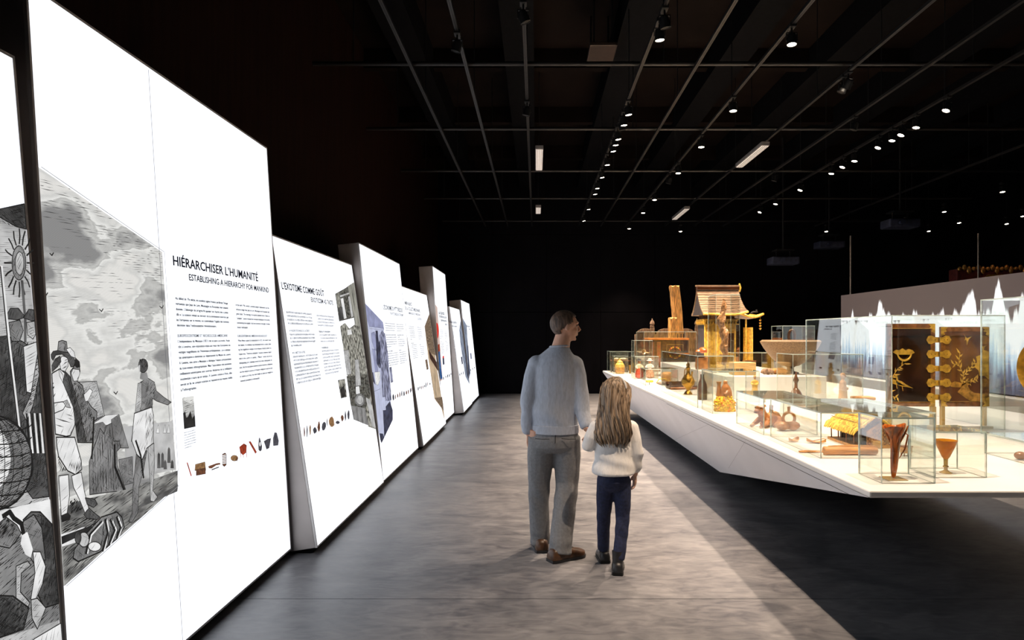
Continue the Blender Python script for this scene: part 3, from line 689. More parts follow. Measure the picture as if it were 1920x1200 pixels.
# --- red-dot panel
PK = P('print_pink', (.66, .50, .45), var=.08); RD = P('print_red', (.72, .03, .02), var=.2, scale=10); BU = P('print_blue_figure', (.02, .09, .26), var=.6, scale=20)
g = Print(P5, [PK])
g.area([(800, 552), (807, 558), (820, 576), (830, 712), (825, 715), (812, 640)], PK); g.blob((818.5, 621), (4.2, 16), RD, 16)
g.area([(820.5, 657), (824, 650), (827, 690), (829.5, 709), (826, 712), (821.5, 685)], BU); g.area([(817, 645), (819.5, 646), (822, 690), (818.5, 676)], RED)
g.area([(821, 646), (824, 645), (825, 658), (821.5, 660)], RED); g.area([(816.5, 644), (818, 644), (819, 655), (817.3, 656)], TB3)
part(g.build('printed_artwork'), 'pale pink print with red dot and blue figure')
mb = MB(); rn = random.Random(3)
for l, r, c in (((822.5, 588.5), (833.5, 591), (822.3, 582)), ((823.5, 595), (837.5, 598.5), (823.3, 590)), ((826.5, 602), (838.3, 605), (826.3, 598)), ((834.5, 609.5), (838.5, 610.5), (834.3, 606))):
    a, b, c_ = P5.uv(*l), P5.uv(*r), P5.uv(*c); greek(mb, a[0], b[0], a[1], abs(c_[1]-a[1])*.9, rn)
mb.build('title_lettering', INK, P5.o, fix=False)['kind'] = 'stuff'
column(P5, [True]*5+[.5, None, ('H', 1, .5)]+[True]*6+[.9], (824, 618), (833.5, 662), 'french_text', INKG, 41, .42)
column(P5, [True]*5+[.4, None, ('H', 1, .5)]+[True]*5+[.6], (833.3, 619), (841, 658), 'english_text', INKG, 42, .42)
t = Print(P5, [PK]); t.area([(829.5, 671), (832.5, 670), (833.5, 683), (830.5, 684.5)], BL3); t.area([(829.5, 668), (832.5, 667), (832.6, 671), (829.8, 672)], RD); t.build('small_picture')
icons(P5, [(831.5, 709.5, 2, 7), (836, 706.5, 1.6, 6), (839.5, 705, 2.2, 7), (842.5, 704, 2.2, 6), (845.5, 701.5, 2, 5)], 9, 0, [SLT])

# --- the two last panels share a blue-grey print
PB = P('print_blue_grey', (.05, .07, .12), .2, 30, 1.3, .6, 12, (3, .6, 1), col2=(.46, .53, .68))
g = Print(P6, [PB]); g.area([(861, 619), (864, 598), (866, 590), (892, 735), (882, 724), (872.6, 706), (864, 650)], PB); g.area([(869, 640), (872, 640), (880, 715), (876, 705)], BL3); part(g.build('printed_photograph'), 'blue-grey print')
g = Print(P7, [PB]); g.area([(860, 585), (866, 594), (875, 610), (878, 660), (882, 700), (879, 712), (866, 640)], PB); g.area([(876, 640), (878, 650), (881, 700), (878.5, 705)], BL3); part(g.build('printed_photograph'), 'blue-grey print')
mb = MB()
for l, r, c in (((843, 605), (857, 608.5), (842.8, 600.5)), ((847.5, 612.5), (857, 614.5), (847.3, 609.5))):
    a, b, c_ = P6.uv(*l), P6.uv(*r), P6.uv(*c); greek(mb, a[0], b[0], a[1], abs(c_[1]-a[1])*.9, rn)
mb.build('title_lettering', INKG, P6.o, fix=False)['kind'] = 'stuff'
column(P6, [True]*4+[.6, None]+[True]*5+[None, ('H', 1, .4)]+[True]*3+[.6], (847.5, 621), (858, 666), 'body_text', INKL, 51, .4)
icons(P6, [(858.5, 704, 1.8, 6), (862, 702.5, 1.8, 5), (865, 700.5, 1.8, 6), (869, 699, 1.8, 7)], 5, 0, [SLT])
t = Print(P6, [PB]); t.area([(864, 669.5), (866.5, 668.5), (868, 682), (866, 683.5)], BL3); t.build('small_picture')
mb = MB()
for l, r, c in (((875.5, 613), (881.5, 614.5), (875.3, 609.5)), ((879, 618), (882.5, 619), (878.8, 615.5))):
    a, b, c_ = P7.uv(*l), P7.uv(*r), P7.uv(*c); greek(mb, a[0], b[0], a[1], abs(c_[1]-a[1])*.9, rn)
mb.build('title_lettering', INKG, P7.o, fix=False)['kind'] = 'stuff'
column(P7, [True]*5+[.6, None, ('H', 1, .5)]+[True]*7+[.9], (877.5, 625), (883.5, 659), 'body_text', INKL, 61, .4)
icons(P7, [(882.5, 694, 1.5, 5), (886, 691.5, 1.5, 4), (889.5, 689.5, 1.6, 4)], 5, 0, [SLT])
t = Print(P7, [PB]); t.area([(881, 662.5), (883.5, 661.5), (885, 672.5), (882.5, 674)], BL4); t.build('small_picture')

# ------------------------------------------------------------ ceiling: tracks, pipes, spotlights
ZT = 4.35
for x, lb in ((-1.34, 'nearest the left wall'), (-.75, 'second from the left wall'), (-.11, 'carrying the pale box lamps over the walkway'),
              (1.13, 'carrying the row of spotlights over the walkway edge of the table'), (1.72, 'bare, between two rows of spotlights'), (2.38, 'carrying the widely spaced spotlights over the table'),
              (3.42, 'carrying the slanted box lamps over the table'), (4.2, 'bare, over the far side of the table'), (4.97, 'carrying the spotlights beside the projection screen'), (7.42, 'beyond the projection screen')):
    o = MB().box(-.018, .018, 0, YF-.6, -.012, .018).mat(1).box(-.013, -.009, 0, YF-.6, -.0135, -.0115).box(.009, .013, 0, YF-.6, -.0135, -.0115).build('lighting_track', [BLACKM, M('track_lip', (.035, .028, .024), .4, .4)])
    o.location = (x, .3, ZT+.13); tag(o, 'long black ceiling track '+lb, 'track')
    for y in (1.2, 4.6, 8.0, 11.4, 14.8): MB().tube([(0, y, .018), (0, y, ZC-ZT-.14)], .006).build('hanger_rod', BLACKM, o)
for y, lb in ((7.49, 'first'), (9.86, 'second'), (12.39, 'third'), (14.9, 'fourth'), (17.87, 'fifth')):
    o = tag(MB().tube([(XL+.2, y, ZT+.22), (9.5, y, ZT+.22)], .024, 10).build('ceiling_pipe', M('pipe_paint', (.012, .010, .009), .5, .2), smooth=40),
            'thin dark pipe crossing above the ceiling tracks, %s from the walkway entrance' % lb, 'pipe')
    for x in (-2, 1.4, 4.8, 8.2): MB().tube([(x, y, ZT+.22), (x, y, ZC)], .007).build('hanger_rod', BLACKM, o)

def lens_mat(n, e, c=(1.0, .84, .66)):
    return M(n, (.8, .7, .6), .3, var=.02, estr=e, ecol=c)
LENS = lens_mat('lamp_lens', 30.0)
def make_spot():
    o = thing('track_spotlight', 'x', 'spotlight')
    MB().box(-.03, .03, -.05, .05, .10, .135).build('adapter', BLACKM, o, bevel=.004)
    MB().tube([(0, 0, .10), (0, 0, .055)], .009).box(-.052, .052, -.01, .01, .048, .056).box(-.052, -.047, -.01, .01, -.02, .05).box(.047, .052, -.01, .01, -.02, .05).build('bracket', BLACKM, o)
    MB().lathe([(.02, .048), (.036, .04), (.044, .0), (.046, -.052), (.047, -.058), (.041, -.058), (.040, -.03)], 20, cap=False).build('lamp_head', BLACKM, o, smooth=40)
    MB().lathe([(.001, -.060), (.030, -.057), (.041, -.052)], 20, cap=False).build('lens', LENS, o)
    return o
spot0 = make_spot(); FIRST = [True]
def spot(x, y, aim, label, group, watt=None, cone=100, lit=True, zt=ZT):
    o = spot0 if FIRST[0] else copy_tree(spot0); FIRST[0] = False
    o.location = (x, y, zt); tag(o, label, 'spotlight', group)
    d = (V(aim)-V((x, y, zt))).normalized()
    if not lit:
        for c in o.children:
            if c.name.startswith('lens'): c.data = c.data.copy(); c.data.materials[0] = BLACKM
    qq = V((0, 0, -1)).rotation_difference(d)
    for c in o.children:
        if c.name.startswith(('lamp_head', 'lens')): c.rotation_mode = 'QUATERNION'; c.rotation_quaternion = qq
    if lit and watt:
        l = bpy.data.lights.new('spot_beam', 'SPOT'); l.energy = watt; l.color = WARM; l.spot_size = R(cone); l.spot_blend = .6; l.shadow_soft_size = .03
        b = bpy.data.objects.new('spot_beam', l); COL.objects.link(b); b.parent = o
        b.location = d*.064; b.rotation_mode = 'QUATERNION'; b.rotation_quaternion = qq
    return o
def yrow(py): return 2.75*FPX/(VPY-py)
LA = 'lit black spotlight in the close row along the walkway edge of the table'
for i, py in enumerate((64, 207, 227, 254, 265, 277, 303, 327, 348, 359, 388, 410)):
    y = yrow(py); spot(1.13, y, (1.75 if i % 2 else 1.5, y+.2, .4), LA, 'spotlights over the walkway edge of the table', SPOT_W*(.8 if i else 1.8), 74)
spot(1.13, 3.2, (1.6, 3.4, .4), LA, 'spotlights over the walkway edge of the table', SPOT_W*1.4, 74)
LB = 'lit spotlight in the widely spaced row over the middle of the table'
for py in (73, 200, 269, 319, 370, 395, 425):
    y = yrow(py); spot(2.38, y, (2.3, y-.35, .8), LB, 'spotlights over the middle of the table', SPOT_W, 84)
spot(2.38, 3.6, (2.95, 4.9, 1.0), LB, 'spotlights over the middle of the table', SPOT_W*1.2, 84)
LC = 'lit spotlight in the row beside the projection screen'
for i, py in enumerate((200, 232, 247, 257, 271, 296, 308, 320, 352, 378, 394)):
    y = yrow(py); spot(4.97, y, (4.2 if i % 2 else 3.4, y-.3, .8), LC, 'spotlights beside the projection screen', SPOT_W*.45, 84)
spot(3.42, yrow(156), (2.55, 9.6, 1.3), 'single lit spotlight on the slanted box lamp track, turned on the golden shrine', None, SPOT_W*1.6, 56)
LD = 'small lit spotlight far beyond the projection screen'
for px, py in ((1698, 416), (1770, 393), (1741, 430), (1798, 414), (1887, 416), (1879, 355), (1549, 434), (1276, 432), (1917, 452)):
    y = min(yrow(py), 17.9) if px < 1900 else 15.6; x = (px-VPX)/FPX*y; MB().tube([(0, 0, .135), (0, 0, ZC-.01-ZT)], .005, 6).build('hanger_rod', BLACKM, spot(x, y, (x, y-.8, 0), LD, 'far spotlights', None))
for x, y, tx in ((1.13, 6.0, 2), (1.13, 9.0, 2), (2.38, 12.2, 1.2), (3.42, 7.6, 2), (-.11, 5.9, 1.4), (-.11, 8.4, -1), (-.75, 6.5, -1.8), (4.2, 9.0, 3), (4.2, 12.0, 3)):
    spot(x, y, (tx, y+.4, .6), 'switched-off black spotlight hanging from a ceiling track', 'switched-off spotlights', lit=False)

# pale box lamps along the tracks
BOXL = M('box_lamp_white', (.6, .55, .5), .4, var=.1, estr=.55, ecol=(1, .86, .74))
def box_lamp(x, y0, y1, z, label, gap=False):
    o = thing('box_lamp', label, 'lamp', (x, y0, z))
    L = y1-y0
    MB().box(-.06, .06, 0, L, .0, .06).build('housing', M('lamp_housing', (.35, .32, .30), .4, .3), o, bevel=.006)
    MB().box(-.05, .05, .02, L-.02, -.006, 0).build('diffuser', BOXL, o)
    for k in range(3): MB().box(-.03+.03*k-.002, -.03+.03*k+.002, .02, L-.02, -.014, -.006).build('louvre', M('lamp_housing', 0), o)
    MB().tube([(0, L/2, .06), (0, L/2, ZC-z)], .006).build('hanger_rod', BLACKM, o)
box_lamp(.05, 10.1, 11.4, ZT-.01, 'pale box lamp straight above the walkway')
box_lamp(.05, 14.75, 15.5, ZT-.01, 'small dim box lamp far above the walkway')
box_lamp(3.33, 9.9, 11.2, ZT-.01, 'long pale box lamp over the table')
box_lamp(3.30, 14.9, 16.3, ZT-.01, 'short pale box lamp above the far end of the table')
# projectors hung beyond the screen
PJ = M('projector_shell', (.03, .035, .06), .35, var=.3)
for x, y, z, lb in ((7.2, 13.5, 3.7, 'beside the slender pole behind the screen'), (7.0, 16.3, 3.65, 'in the middle of three, close to the far wall'), (5.5, 15.2, 3.15, 'lowest of three, on the longest drop pole')):
    o = thing('projector', 'dark projector hung from the ceiling '+lb, 'projector', (x, y, z), group='hung projectors')
    MB().box(-.3, .3, -.2, .2, 0, .16).build('shell', PJ, o, bevel=.02)
    MB().lathe([(.05, 0), (.06, .05), (.055, .1), (.03, .1)], 16, T=Matrix.Translation((-.1, -.2, .08)) @ Matrix.Rotation(R(90), 4, 'X')).build('lens_barrel', M('lens_glass', (.05, .06, .1), .1, .3), o, smooth=40)
    MB().box(-.2, .2, -.16, .16, .30, .33).tube([(-.15, 0, .16), (-.15, 0, .3)], .012).tube([(.15, 0, .16), (.15, 0, .3)], .012).build('cradle', BLACKM, o)
    MB().tube([(0, 0, .33), (0, 0, ZC-z)], .02).build('drop_pole', BLACKM, o)

# ------------------------------------------------------------ projection screen beyond the table
def screen_mat():
    m = bpy.data.materials.new('projected_surf'); m.use_nodes = True; nt = m.node_tree; N = nt.nodes; L = nt.links
    b = N['Principled BSDF']; b.inputs['Base Color'].default_value = (.018, .014, .013, 1); b.inputs['Roughness'].default_value = .6
    tc = N.new('ShaderNodeTexCoord'); sp = N.new('ShaderNodeSeparateXYZ'); L.new(tc.outputs['Object'], sp.inputs[0])
    def nz(scale, sy, sz, det=4, off=0):
        cb = N.new('ShaderNodeCombineXYZ'); a = N.new('ShaderNodeMath'); a.operation = 'MULTIPLY'; a.inputs[1].default_value = sy
        c = N.new('ShaderNodeMath'); c.operation = 'MULTIPLY'; c.inputs[1].default_value = sz
        L.new(sp.outputs['Y'], a.inputs[0]); L.new(sp.outputs['Z'], c.inputs[0]); L.new(a.outputs[0], cb.inputs[0]); L.new(c.outputs[0], cb.inputs[1]); cb.inputs[2].default_value = off
        n = N.new('ShaderNodeTexNoise'); n.inputs['Scale'].default_value = scale; n.inputs['Detail'].default_value = det; L.new(cb.outputs[0], n.inputs['Vector']); return n
    def math_(op, a, c, d=None):
        n = N.new('ShaderNodeMath'); n.operation = op
        for i, v in enumerate((a, c, d)):
            if v is None: continue
            if hasattr(v, 'is_linked'): L.new(v, n.inputs[i])
            else: n.inputs[i].default_value = v
        return n.outputs[0]
    ht = nz(1, 2.1, 0, 5, 3.1); hs = nz(1, 4.2, 0, 4, 7)               # crest of the surf along the wall
    h = math_('MULTIPLY_ADD', math_('MAXIMUM', math_('SUBTRACT', ht.outputs[0], .475), 0.0), 2.6, math_('MULTIPLY_ADD', hs.outputs[0], .62, 1.48))
    fine = nz(1, 34, 1.2, 4)
    h2 = math_('MULTIPLY_ADD', fine.outputs[0], .07, h)
    d = math_('SUBTRACT', h2, sp.outputs['Z'])
    mr = N.new('ShaderNodeMapRange'); mr.interpolation_type = 'SMOOTHSTEP'; L.new(d, mr.inputs['Value']); mr.inputs['From Min'].default_value = -.03; mr.inputs['From Max'].default_value = .05
    streak = nz(1, 16, .9, 6, 2)
    cr = N.new('ShaderNodeValToRGB'); L.new(math_('MULTIPLY_ADD', sp.outputs['Z'], .75, math_('MULTIPLY_ADD', streak.outputs[0], .75, -.78)), cr.inputs[0])
    e = cr.color_ramp.elements; e[0].position = .34; e[0].color = (.07, .07, .11, 1); e[1].position = .72; e[1].color = (1.0, 1.0, 1.0, 1)
    for p_, c_ in ((.46, (.16, .20, .32, 1)), (.56, (.50, .66, .82, 1))): k = e.new(p_); k.color = c_
    mx = N.new('ShaderNodeMix'); mx.data_type = 'RGBA'; L.new(mr.outputs[0], mx.inputs['Factor']); mx.inputs['A'].default_value = (.072, .052, .048, 1); L.new(cr.outputs[0], mx.inputs['B'])
    L.new(mx.outputs['Result'], b.inputs['Emission Color']); b.inputs['Emission Strength'].default_value = 1.2
    return m
XS = 5.25
sc = thing('projection_screen', 'long low wall showing a projected image of white and blue surf', 'screen', (XS, 4.6, 0))
LS = 11.75-4.6
MB().box(.012, .14, 0, LS, .92, 2.27).build('screen_core', BLACK, sc, bevel=.004)
o = MB().box(0, .011, 0, LS, .93, 2.27).build('projected_image', screen_mat(), sc); 
MB().box(-.16, .15, 0, LS, .05, .915).build('screen_base', WHITE, sc, bevel=.01)
MB().box(-.1, .1, .05, LS-.05, 0, .05).build('plinth', BLACK, sc)

# lit ornate piece and pole far behind the screen
GOLD = M('gilded_wood', (.55, .30, .07), .35, .6, var=.4, scale=30, bump=.5)
al = thing('carved_frieze', 'dark red carved frieze with gilded crest, lit behind the screen', 'frieze', (9.6, 14.6, 0))
MB().box(-.6, 1.6, 0, .3, 0, 3.0).build('panel_back', M('oxblood_panel', (.09, .012, .010), .6, var=.4), al, bevel=.02)
mb = MB()
for k in range(22): mb.ell((-.55+k*.1, -.02, 3.0+.03*math.sin(k*2.1)), (.05, .03, .045+.02*(k % 3)), 8, 5)
mb.build('gilded_crest', GOLD, al, smooth=60)
MB().prism([(.0, 2.74), (.06, 2.70), (.42, 2.70), (.48, 2.74), (.48, 2.84), (.42, 2.88), (.06, 2.88), (0, 2.84)], 0, .04, T=Matrix.Rotation(R(90), 4, 'X')).build('name_plaque', GOLD, al)
l = bpy.data.lights.new('frieze_beam', 'SPOT'); l.energy = 9; l.color = (1, .45, .25); l.spot_size = R(60); l.spot_blend = .7; l.shadow_soft_size = .03
fs = spot(9.8, 13.4, (9.9, 14.6, 2.7), 'lit spotlight aimed at the red carved frieze', 'frieze spotlight', None)
MB().tube([(0, 0, .135), (0, 0, ZC-.01-ZT)], .005, 6).build('hanger_rod', BLACKM, fs)
b = bpy.data.objects.new('frieze_beam', l); COL.objects.link(b); b.parent = fs
b.rotation_mode = 'QUATERNION'; b.rotation_quaternion = V((0, 0, -1)).rotation_difference((V((9.9, 14.6, 2.7))-V((9.8, 13.4, ZT))).normalized()); b.location = V((0, 1.2, -1.65)).normalized()*.062
o = thing('stanchion_pole', 'slender pale pole standing behind the projection screen', 'pole', (8.1, 12.5, 0))
MB().tube([(0, 0, .02), (0, 0, 3.45)], .018, 10).build('shaft', M('pole_steel', (.5, .42, .34), .3, .8), o, smooth=40)
MB().lathe([(.16, 0), (.16, .012), (.03, .03), (.02, .06)], 20).build('foot', BLACKM, o, smooth=40)
o = copy_tree(o); o.location = (5.9, 12.8, 0); o['label'] = 'slender dim pole beside the far end of the projection screen'

# ------------------------------------------------------------ the floating display table
ZTOP = .86
tb = thing('display_table', 'long white hull-shaped display table floating above the floor', 'table', (0, 0, 0))
A, B_ = (1.578, 3.23), (1.36, 13.93); XE = 4.56
T4 = [A, (XE, 3.23), (XE, 13.93), B_]
mb = MB(); mb.prism(T4, ZTOP-.035, ZTOP); mb.build('table_top', WHITE, tb, bevel=.008)
D, C_ = (1.925, 7.14), (1.81, 13.2); zk = .16
def hv(p, z): return V((p[0], p[1], z))
zh = ZTOP-.0352
inn = lambda p, dx, dy: (p[0]+dx, p[1]+dy)
a, b2, c, d = hv(inn(A, .004, .012), zh), hv(inn(B_, .004, -.004), zh), hv(C_, zk), hv(D, zk)
a2, b3 = V((XE-.004, A[1]+.012, zh)), V((XE-.004, B_[1]-.004, zh)); d2, c2 = V((XE-.5, D[1], zk)), V((XE-.5, C_[1], zk))
HULL = M('hull_lacquer', (.88, .88, .92), .35, var=.03, scale=2)
hm = MB().add([a, b2, c, d, a2, b3, c2, d2], [(0, 1, 2, 3), (4, 7, 6, 5), (1, 5, 6, 2)]).build('hull', HULL, tb)
MB().add([a, d, d2, a2, c, c2], [(0, 1, 2, 3), (1, 4, 5, 2)]).build('hull_underside', BLACK, tb)  # white hull blackened underneath to deepen the shade below, no light bounced back
nrm = (b2-a).cross(d-a).normalized(); nrm = -nrm if nrm.x > 0 else nrm
def onside(px, py):
    dd = V(((px-VPX)/FPX, 1, -(py-VPY)/FPX)); e = V((0, 0, EYE)); return e+dd*((a-e).dot(nrm)/dd.dot(nrm))
for k, (p1, p2) in enumerate((((1250, 757), (1598, 930)),)):
    q1, q2 = onside(*p1), onside(*p2); MB().tube([q1, q2], .0018, 4).build('panel_joint', BLACK, hm)
for px0, px1 in (((1398, 826), (1366, 878)), ((1330, 795), (1262, 826))):
    MB().tube([onside(*px0), onside(*px1)], .0007, 4).build('panel_joint', M('joint_grey', (.3, .3, .32), .5), hm)
MB().box(2.5, 4.0, 7.8, 12.8, 0, zk).build('table_foot', BLACK, tb)
tag(MB().box(2.17, 3.32, 7.8, 11.9, ZTOP, 1.119).build('white_riser', WHITE, None, bevel=.004), 'broad white riser block in the middle of the display table', 'riser')
tag(MB().box(2.32, 2.50, 7.42, 7.62, ZTOP, .95).build('white_riser', WHITE, None, bevel=.003), 'small white block under the ochre figurine', 'riser')

# ------------------------------------------------------------ glass cases on the table
def case(label, x0, x1, y0, y1, z0, z1, t=.0075):
    o = thing('display_case', label, 'display case', ((x0+x1)/2, (y0+y1)/2, z0), group='glass cases on the display table')
    w_, d_, h = (x1-x0)/2, (y1-y0)/2, z1-z0
    def pane(bx, ax):
        mb = MB().box(*bx); 
        big = {0: (4, 5), 1: (2, 3), 2: (0, 1)}[ax]
        mb.m = [0 if i in big else 1 for i in range(6)]
        mb.build('glass_pane', [GLASS, GEDGE], o)
    pane((-w_, w_, -d_, -d_+t, .001, h-t), 1); pane((-w_, w_, d_-t, d_, .001, h-t), 1)
    pane((-w_, -w_+t, -d_+t, d_-t, .001, h-t), 0); pane((w_-t, w_, -d_+t, d_-t, .001, h-t), 0)
    pane((-w_, w_, -d_, d_, h-t, h), 2)
    return o
Z = ZTOP
case('small glass case over the flared amber horn', 1.713, 1.98, 3.383, 3.63, Z, 1.188)
case('small glass case over the orange goblet', 2.06, 2.325, 3.52, 3.77, Z, 1.10)
case('long low glass case over the thatched house model', 1.696, 2.38, 4.065, 4.945, Z, 1.136)
case('low glass case over the brown ceramic animal vessels', 1.671, 2.067, 5.01, 5.70, Z, 1.13)
case('long glass case over the brass ewer and brown bottle', 1.624, 1.99, 6.86, 8.84, Z, 1.386)
case('glass case over the figure on a yellow flowered base', 1.645, 2.085, 6.36, 6.78, Z, 1.26)
case('tall narrow glass case over the long twisted carving', 2.24, 2.54, 8.5, 8.9, 1.119, 2.10)
case('big glass case over the black and gold lacquer doors', 2.753, 3.63, 5.28, 6.97, Z, 1.75)
case('tall glass case over the gold disc', 3.32, 4.2, 4.3, 5.1, Z, 1.86)
case('low glass case over the wooden ladle', 2.79, 3.45, 3.55, 4.25, Z, .99)
case('glass case over the robed statuette and dark bottle', 2.66, 3.39, 7.07, 7.55, Z, 1.396)
case('big glass case over the floral marquetry cabinet', 1.90, 2.83, 12.03, 12.95, Z, 1.65)
case('glass case over the pair of costumed dolls', 1.63, 2.02, 11.25, 11.7, Z, 1.24)
case('low glass case over the yellow flower and shell', 1.58, 2.05, 9.85, 10.35, Z, 1.10)
case('tall glass case over the hanging trumpet', 1.68, 2.0, 11.715, 12.02, Z, 1.50)
case('glass case over the round golden jar', 1.45, 1.72, 12.75, 13.05, Z, 1.20)
case('long low glass case over the white shells at the table tip', 1.43, 1.85, 13.2, 13.75, Z, 1.27)
case('low glass case over the small wooden boxes', 2.62, 3.16, 9.05, 9.55, 1.119, 1.36)
case('glass case over the dark ring sculpture', 3.36, 3.80, 9.3, 9.75, Z, 1.72)

# ------------------------------------------------------------ materials of the exhibits
_M = M
def M(name, col, *a, **k):                                    # deep, warm tones for everything on show
    if col and name not in MATS: col = tuple(.82*c**1.16 for c in col)
    return _M(name, col, *a, **k)
AMB = M('amber_horn', (.58, .17, .03), .22, var=.55, scale=9, stretch=(6, 6, 1), coat=.4, bump=.15)
AMBG = M('amber_glass', (1.0, .45, .04), .08, var=.15, trans=.55)
PALEG = M('pale_amber_glass', (.9, .62, .22), .1, var=.1, trans=.5)
TERRA = M('fired_clay', (.56, .25, .095), .45, var=.4, scale=22, bump=.15)
TERR2 = M('burnished_clay', (.60, .28, .11), .35, var=.3, scale=18, bump=.1)
OCHW = M('ochre_wood', (.70, .36, .12), .5, var=.35, scale=10, stretch=(1, 8, 8), bump=.2)
BARK = M('bark_roll', (.78, .38, .13), .6, var=.3, scale=7, stretch=(1, 8, 8), bump=.3)
THAT = M('straw_thatch', (.95, .62, .14), .7, var=.4, scale=40, bump=.4)
DWOOD = M('dark_wood', (.085, .035, .016), .4, var=.5, scale=12, stretch=(1, 1, 8), bump=.2)
MWOOD = M('warm_wood', (.33, .13, .045), .4, var=.4, scale=12, stretch=(8, 1, 1), bump=.15)
OLDW = M('weathered_wood', (.30, .20, .13), .7, var=.5, scale=10, stretch=(6, 6, .8), bump=.5)
SPLITW = M('split_timber', (.80, .44, .14), .6, var=.6, scale=9, stretch=(7, 7, .7), bump=.8)
IVORY = M('carved_tusk', (.46, .25, .12), .35, var=.5, scale=14, stretch=(3, 3, .6), bump=.5)
BRASS = M('brass', (.72, .42, .09), .25, .9, var=.3, scale=20)
GILT = M('gilt', (1.0, .62, .12), .3, .35, var=.3, scale=24, bump=.3)
GILTP = M('gold_paint', (1.0, .64, .16), .45, .1, var=.3, scale=30)
LACQ = M('dark_lacquer', (.055, .022, .010), .16, var=.5, scale=5, coat=.6)
LACQB = M('brown_lacquer', (.23, .10, .042), .2, var=.35, scale=6, coat=.5)
ROOFB = M('shingle_roof', (.30, .19, .11), .6, var=.3, scale=16, stretch=(1, 6, 1), bump=.3)
ROOFD = M('roof_gable_dark', (.05, .038, .038), .6, var=.3, scale=12, bump=.3)
STONE = M('ochre_stone', (.60, .37, .16), .6, var=.3, scale=16, bump=.3)
CREAM = M('cream_shell', (.82, .70, .50), .3, var=.2)
REDC = M('red_cloth', (.55, .07, .02), .8, var=.3, scale=30); WCL = M('white_cloth', (.8, .76, .70), .8, var=.1); GRNC = M('green_cloth', (.08, .16, .08), .8, var=.3)
YEL = M('yellow_lacquer', (.95, .62, .05), .4, var=.4, scale=60)
SKIND = M('doll_skin', (.55, .26, .12), .6, var=.1)

def single(name, mb, mats, loc, label, cat, rz=0, smooth=50, group=None, bevel=0):
    o = mb.build(name, mats, None, smooth=smooth, bevel=bevel); o.location = loc; o.rotation_euler = (0, 0, rz); return tag(o, label, cat, group)

# flared horn cup
t = thing('horn_cup', 'flared amber horn cup standing on its tip', 'horn cup', (1.832, 3.50, Z+.004))
rs = []; n = 24; px = [(.0, 0, .004), (.001, .012, .011), (.003, .05, .0165), (.006, .10, .0195), (.009, .15, .0215), (.011, .195, .027), (.010, .23, .038), (.007, .255, .050), (.004, .268, .056)]
for x, z, r in px: rs.append([V((x+r*math.cos(2*PI*k/n), .9*r*math.sin(2*PI*k/n), z+(.006*math.cos(3*2*PI*k/n)+.008*math.cos(2*PI*k/n))*max(0, (z-.19)/.08))) for k in range(n)])
inner = [[V((p.x*.86+.0006, p.y*.86, p.z-.003)) for p in r] for r in (rs[-1], rs[-2], rs[-3])]
MB().rings(rs+inner).build('horn_body', AMB, t, smooth=60)
for k in range(7):
    a_ = k*2*PI/7; pts = [(.010+(.024+.012*i)*math.cos(a_+.2*i), (.024+.012*i)*.9*math.sin(a_+.2*i), .18+.03*i) for i in range(4)]
    MB().tube(pts, [.002, .0045, .005, .0025], 6).build('carved_vine', AMB, t, smooth=60)
MB().tube([(.055, 0, .235), (.075, 0, .22), (.06, 0, .15), (.03, 0, .10)], [.003, .004, .004, .002], 8).build('handle_branch', AMB, t, smooth=60)
MB().box(-.05, .05, -.05, .05, -.004, -.001).build('mount_plate', PALEG, t)
# goblet
t = thing('goblet', 'translucent orange goblet with pale ringed stem', 'goblet', (2.188, 3.645, Z))
MB().lathe([(.006, .074), (.012, .076), (.020, .088), (.032, .115), (.045, .145), (.055, .172), (.0565, .176), (.054, .176), (.043, .146), (.030, .116), (.017, .090), (.004, .080)], 40, cap=False).build('bowl', AMBG, t, smooth=60)
MB().lathe([(.009, .018), (.009, .030), (.0145, .033), (.0145, .037), (.010, .040), (.0105, .070), (.012, .076)], 24).build('stem', PALEG, t, smooth=40)
MB().lathe([(.030, 0), (.031, .003), (.020, .008), (.012, .014), (.009, .019)], 32).build('foot', PALEG, t, smooth=40)
# thatched house
t = thing('house_model', 'thatched wooden house model with open porch posts', 'house model', (2.200, 4.64, Z))
MB().box(-.135, .125, -.21, .20, .0, .018).build('platform', OCHW, t, bevel=.003)
for y in (-.17, -.06, .06, .17):
    MB().tube([(-.118, y, .018), (-.120, y, .125)], .0045, 8).build('porch_post', MWOOD, t, smooth=60)
for y in (-.15, 0, .15): MB().box(-.062, -.050, y-.012, y+.012, .018, .14).build('inner_post', DWOOD, t)
MB().box(-.045, .10, -.15, .17, .018, .12).build('inner_room', DWOOD, t)
gp = MB().prism([(-.05, .018), (.115, .018), (.115, .11), (.035, .165), (-.05, .11)], .196, .205, T=Matrix.Rotation(R(90), 4, 'X')).build('woven_gable', M('woven_mat', (.62, .32, .10), .7, var=.3, scale=30, bump=.4), t)
for i in range(5):
    for j in range(4):
        cx_, cz_ = -.034+i*.033, .034+j*.026
        if cz_ > .165-.9*abs(cx_-.035)-.02: continue
        mb = MB(); s_ = .0125
        for k in range(4):
            a1, a2 = k*PI/2, (k+1)*PI/2
            mb.tube([(cx_+s_*math.cos(a1), -.206, cz_+s_*math.sin(a1)), (cx_+s_*math.cos(a2), -.206, cz_+s_*math.sin(a2))], .0022, 4)
        mb.build('woven_diamond', M('mat_dark', (.22, .08, .03), .7), gp)
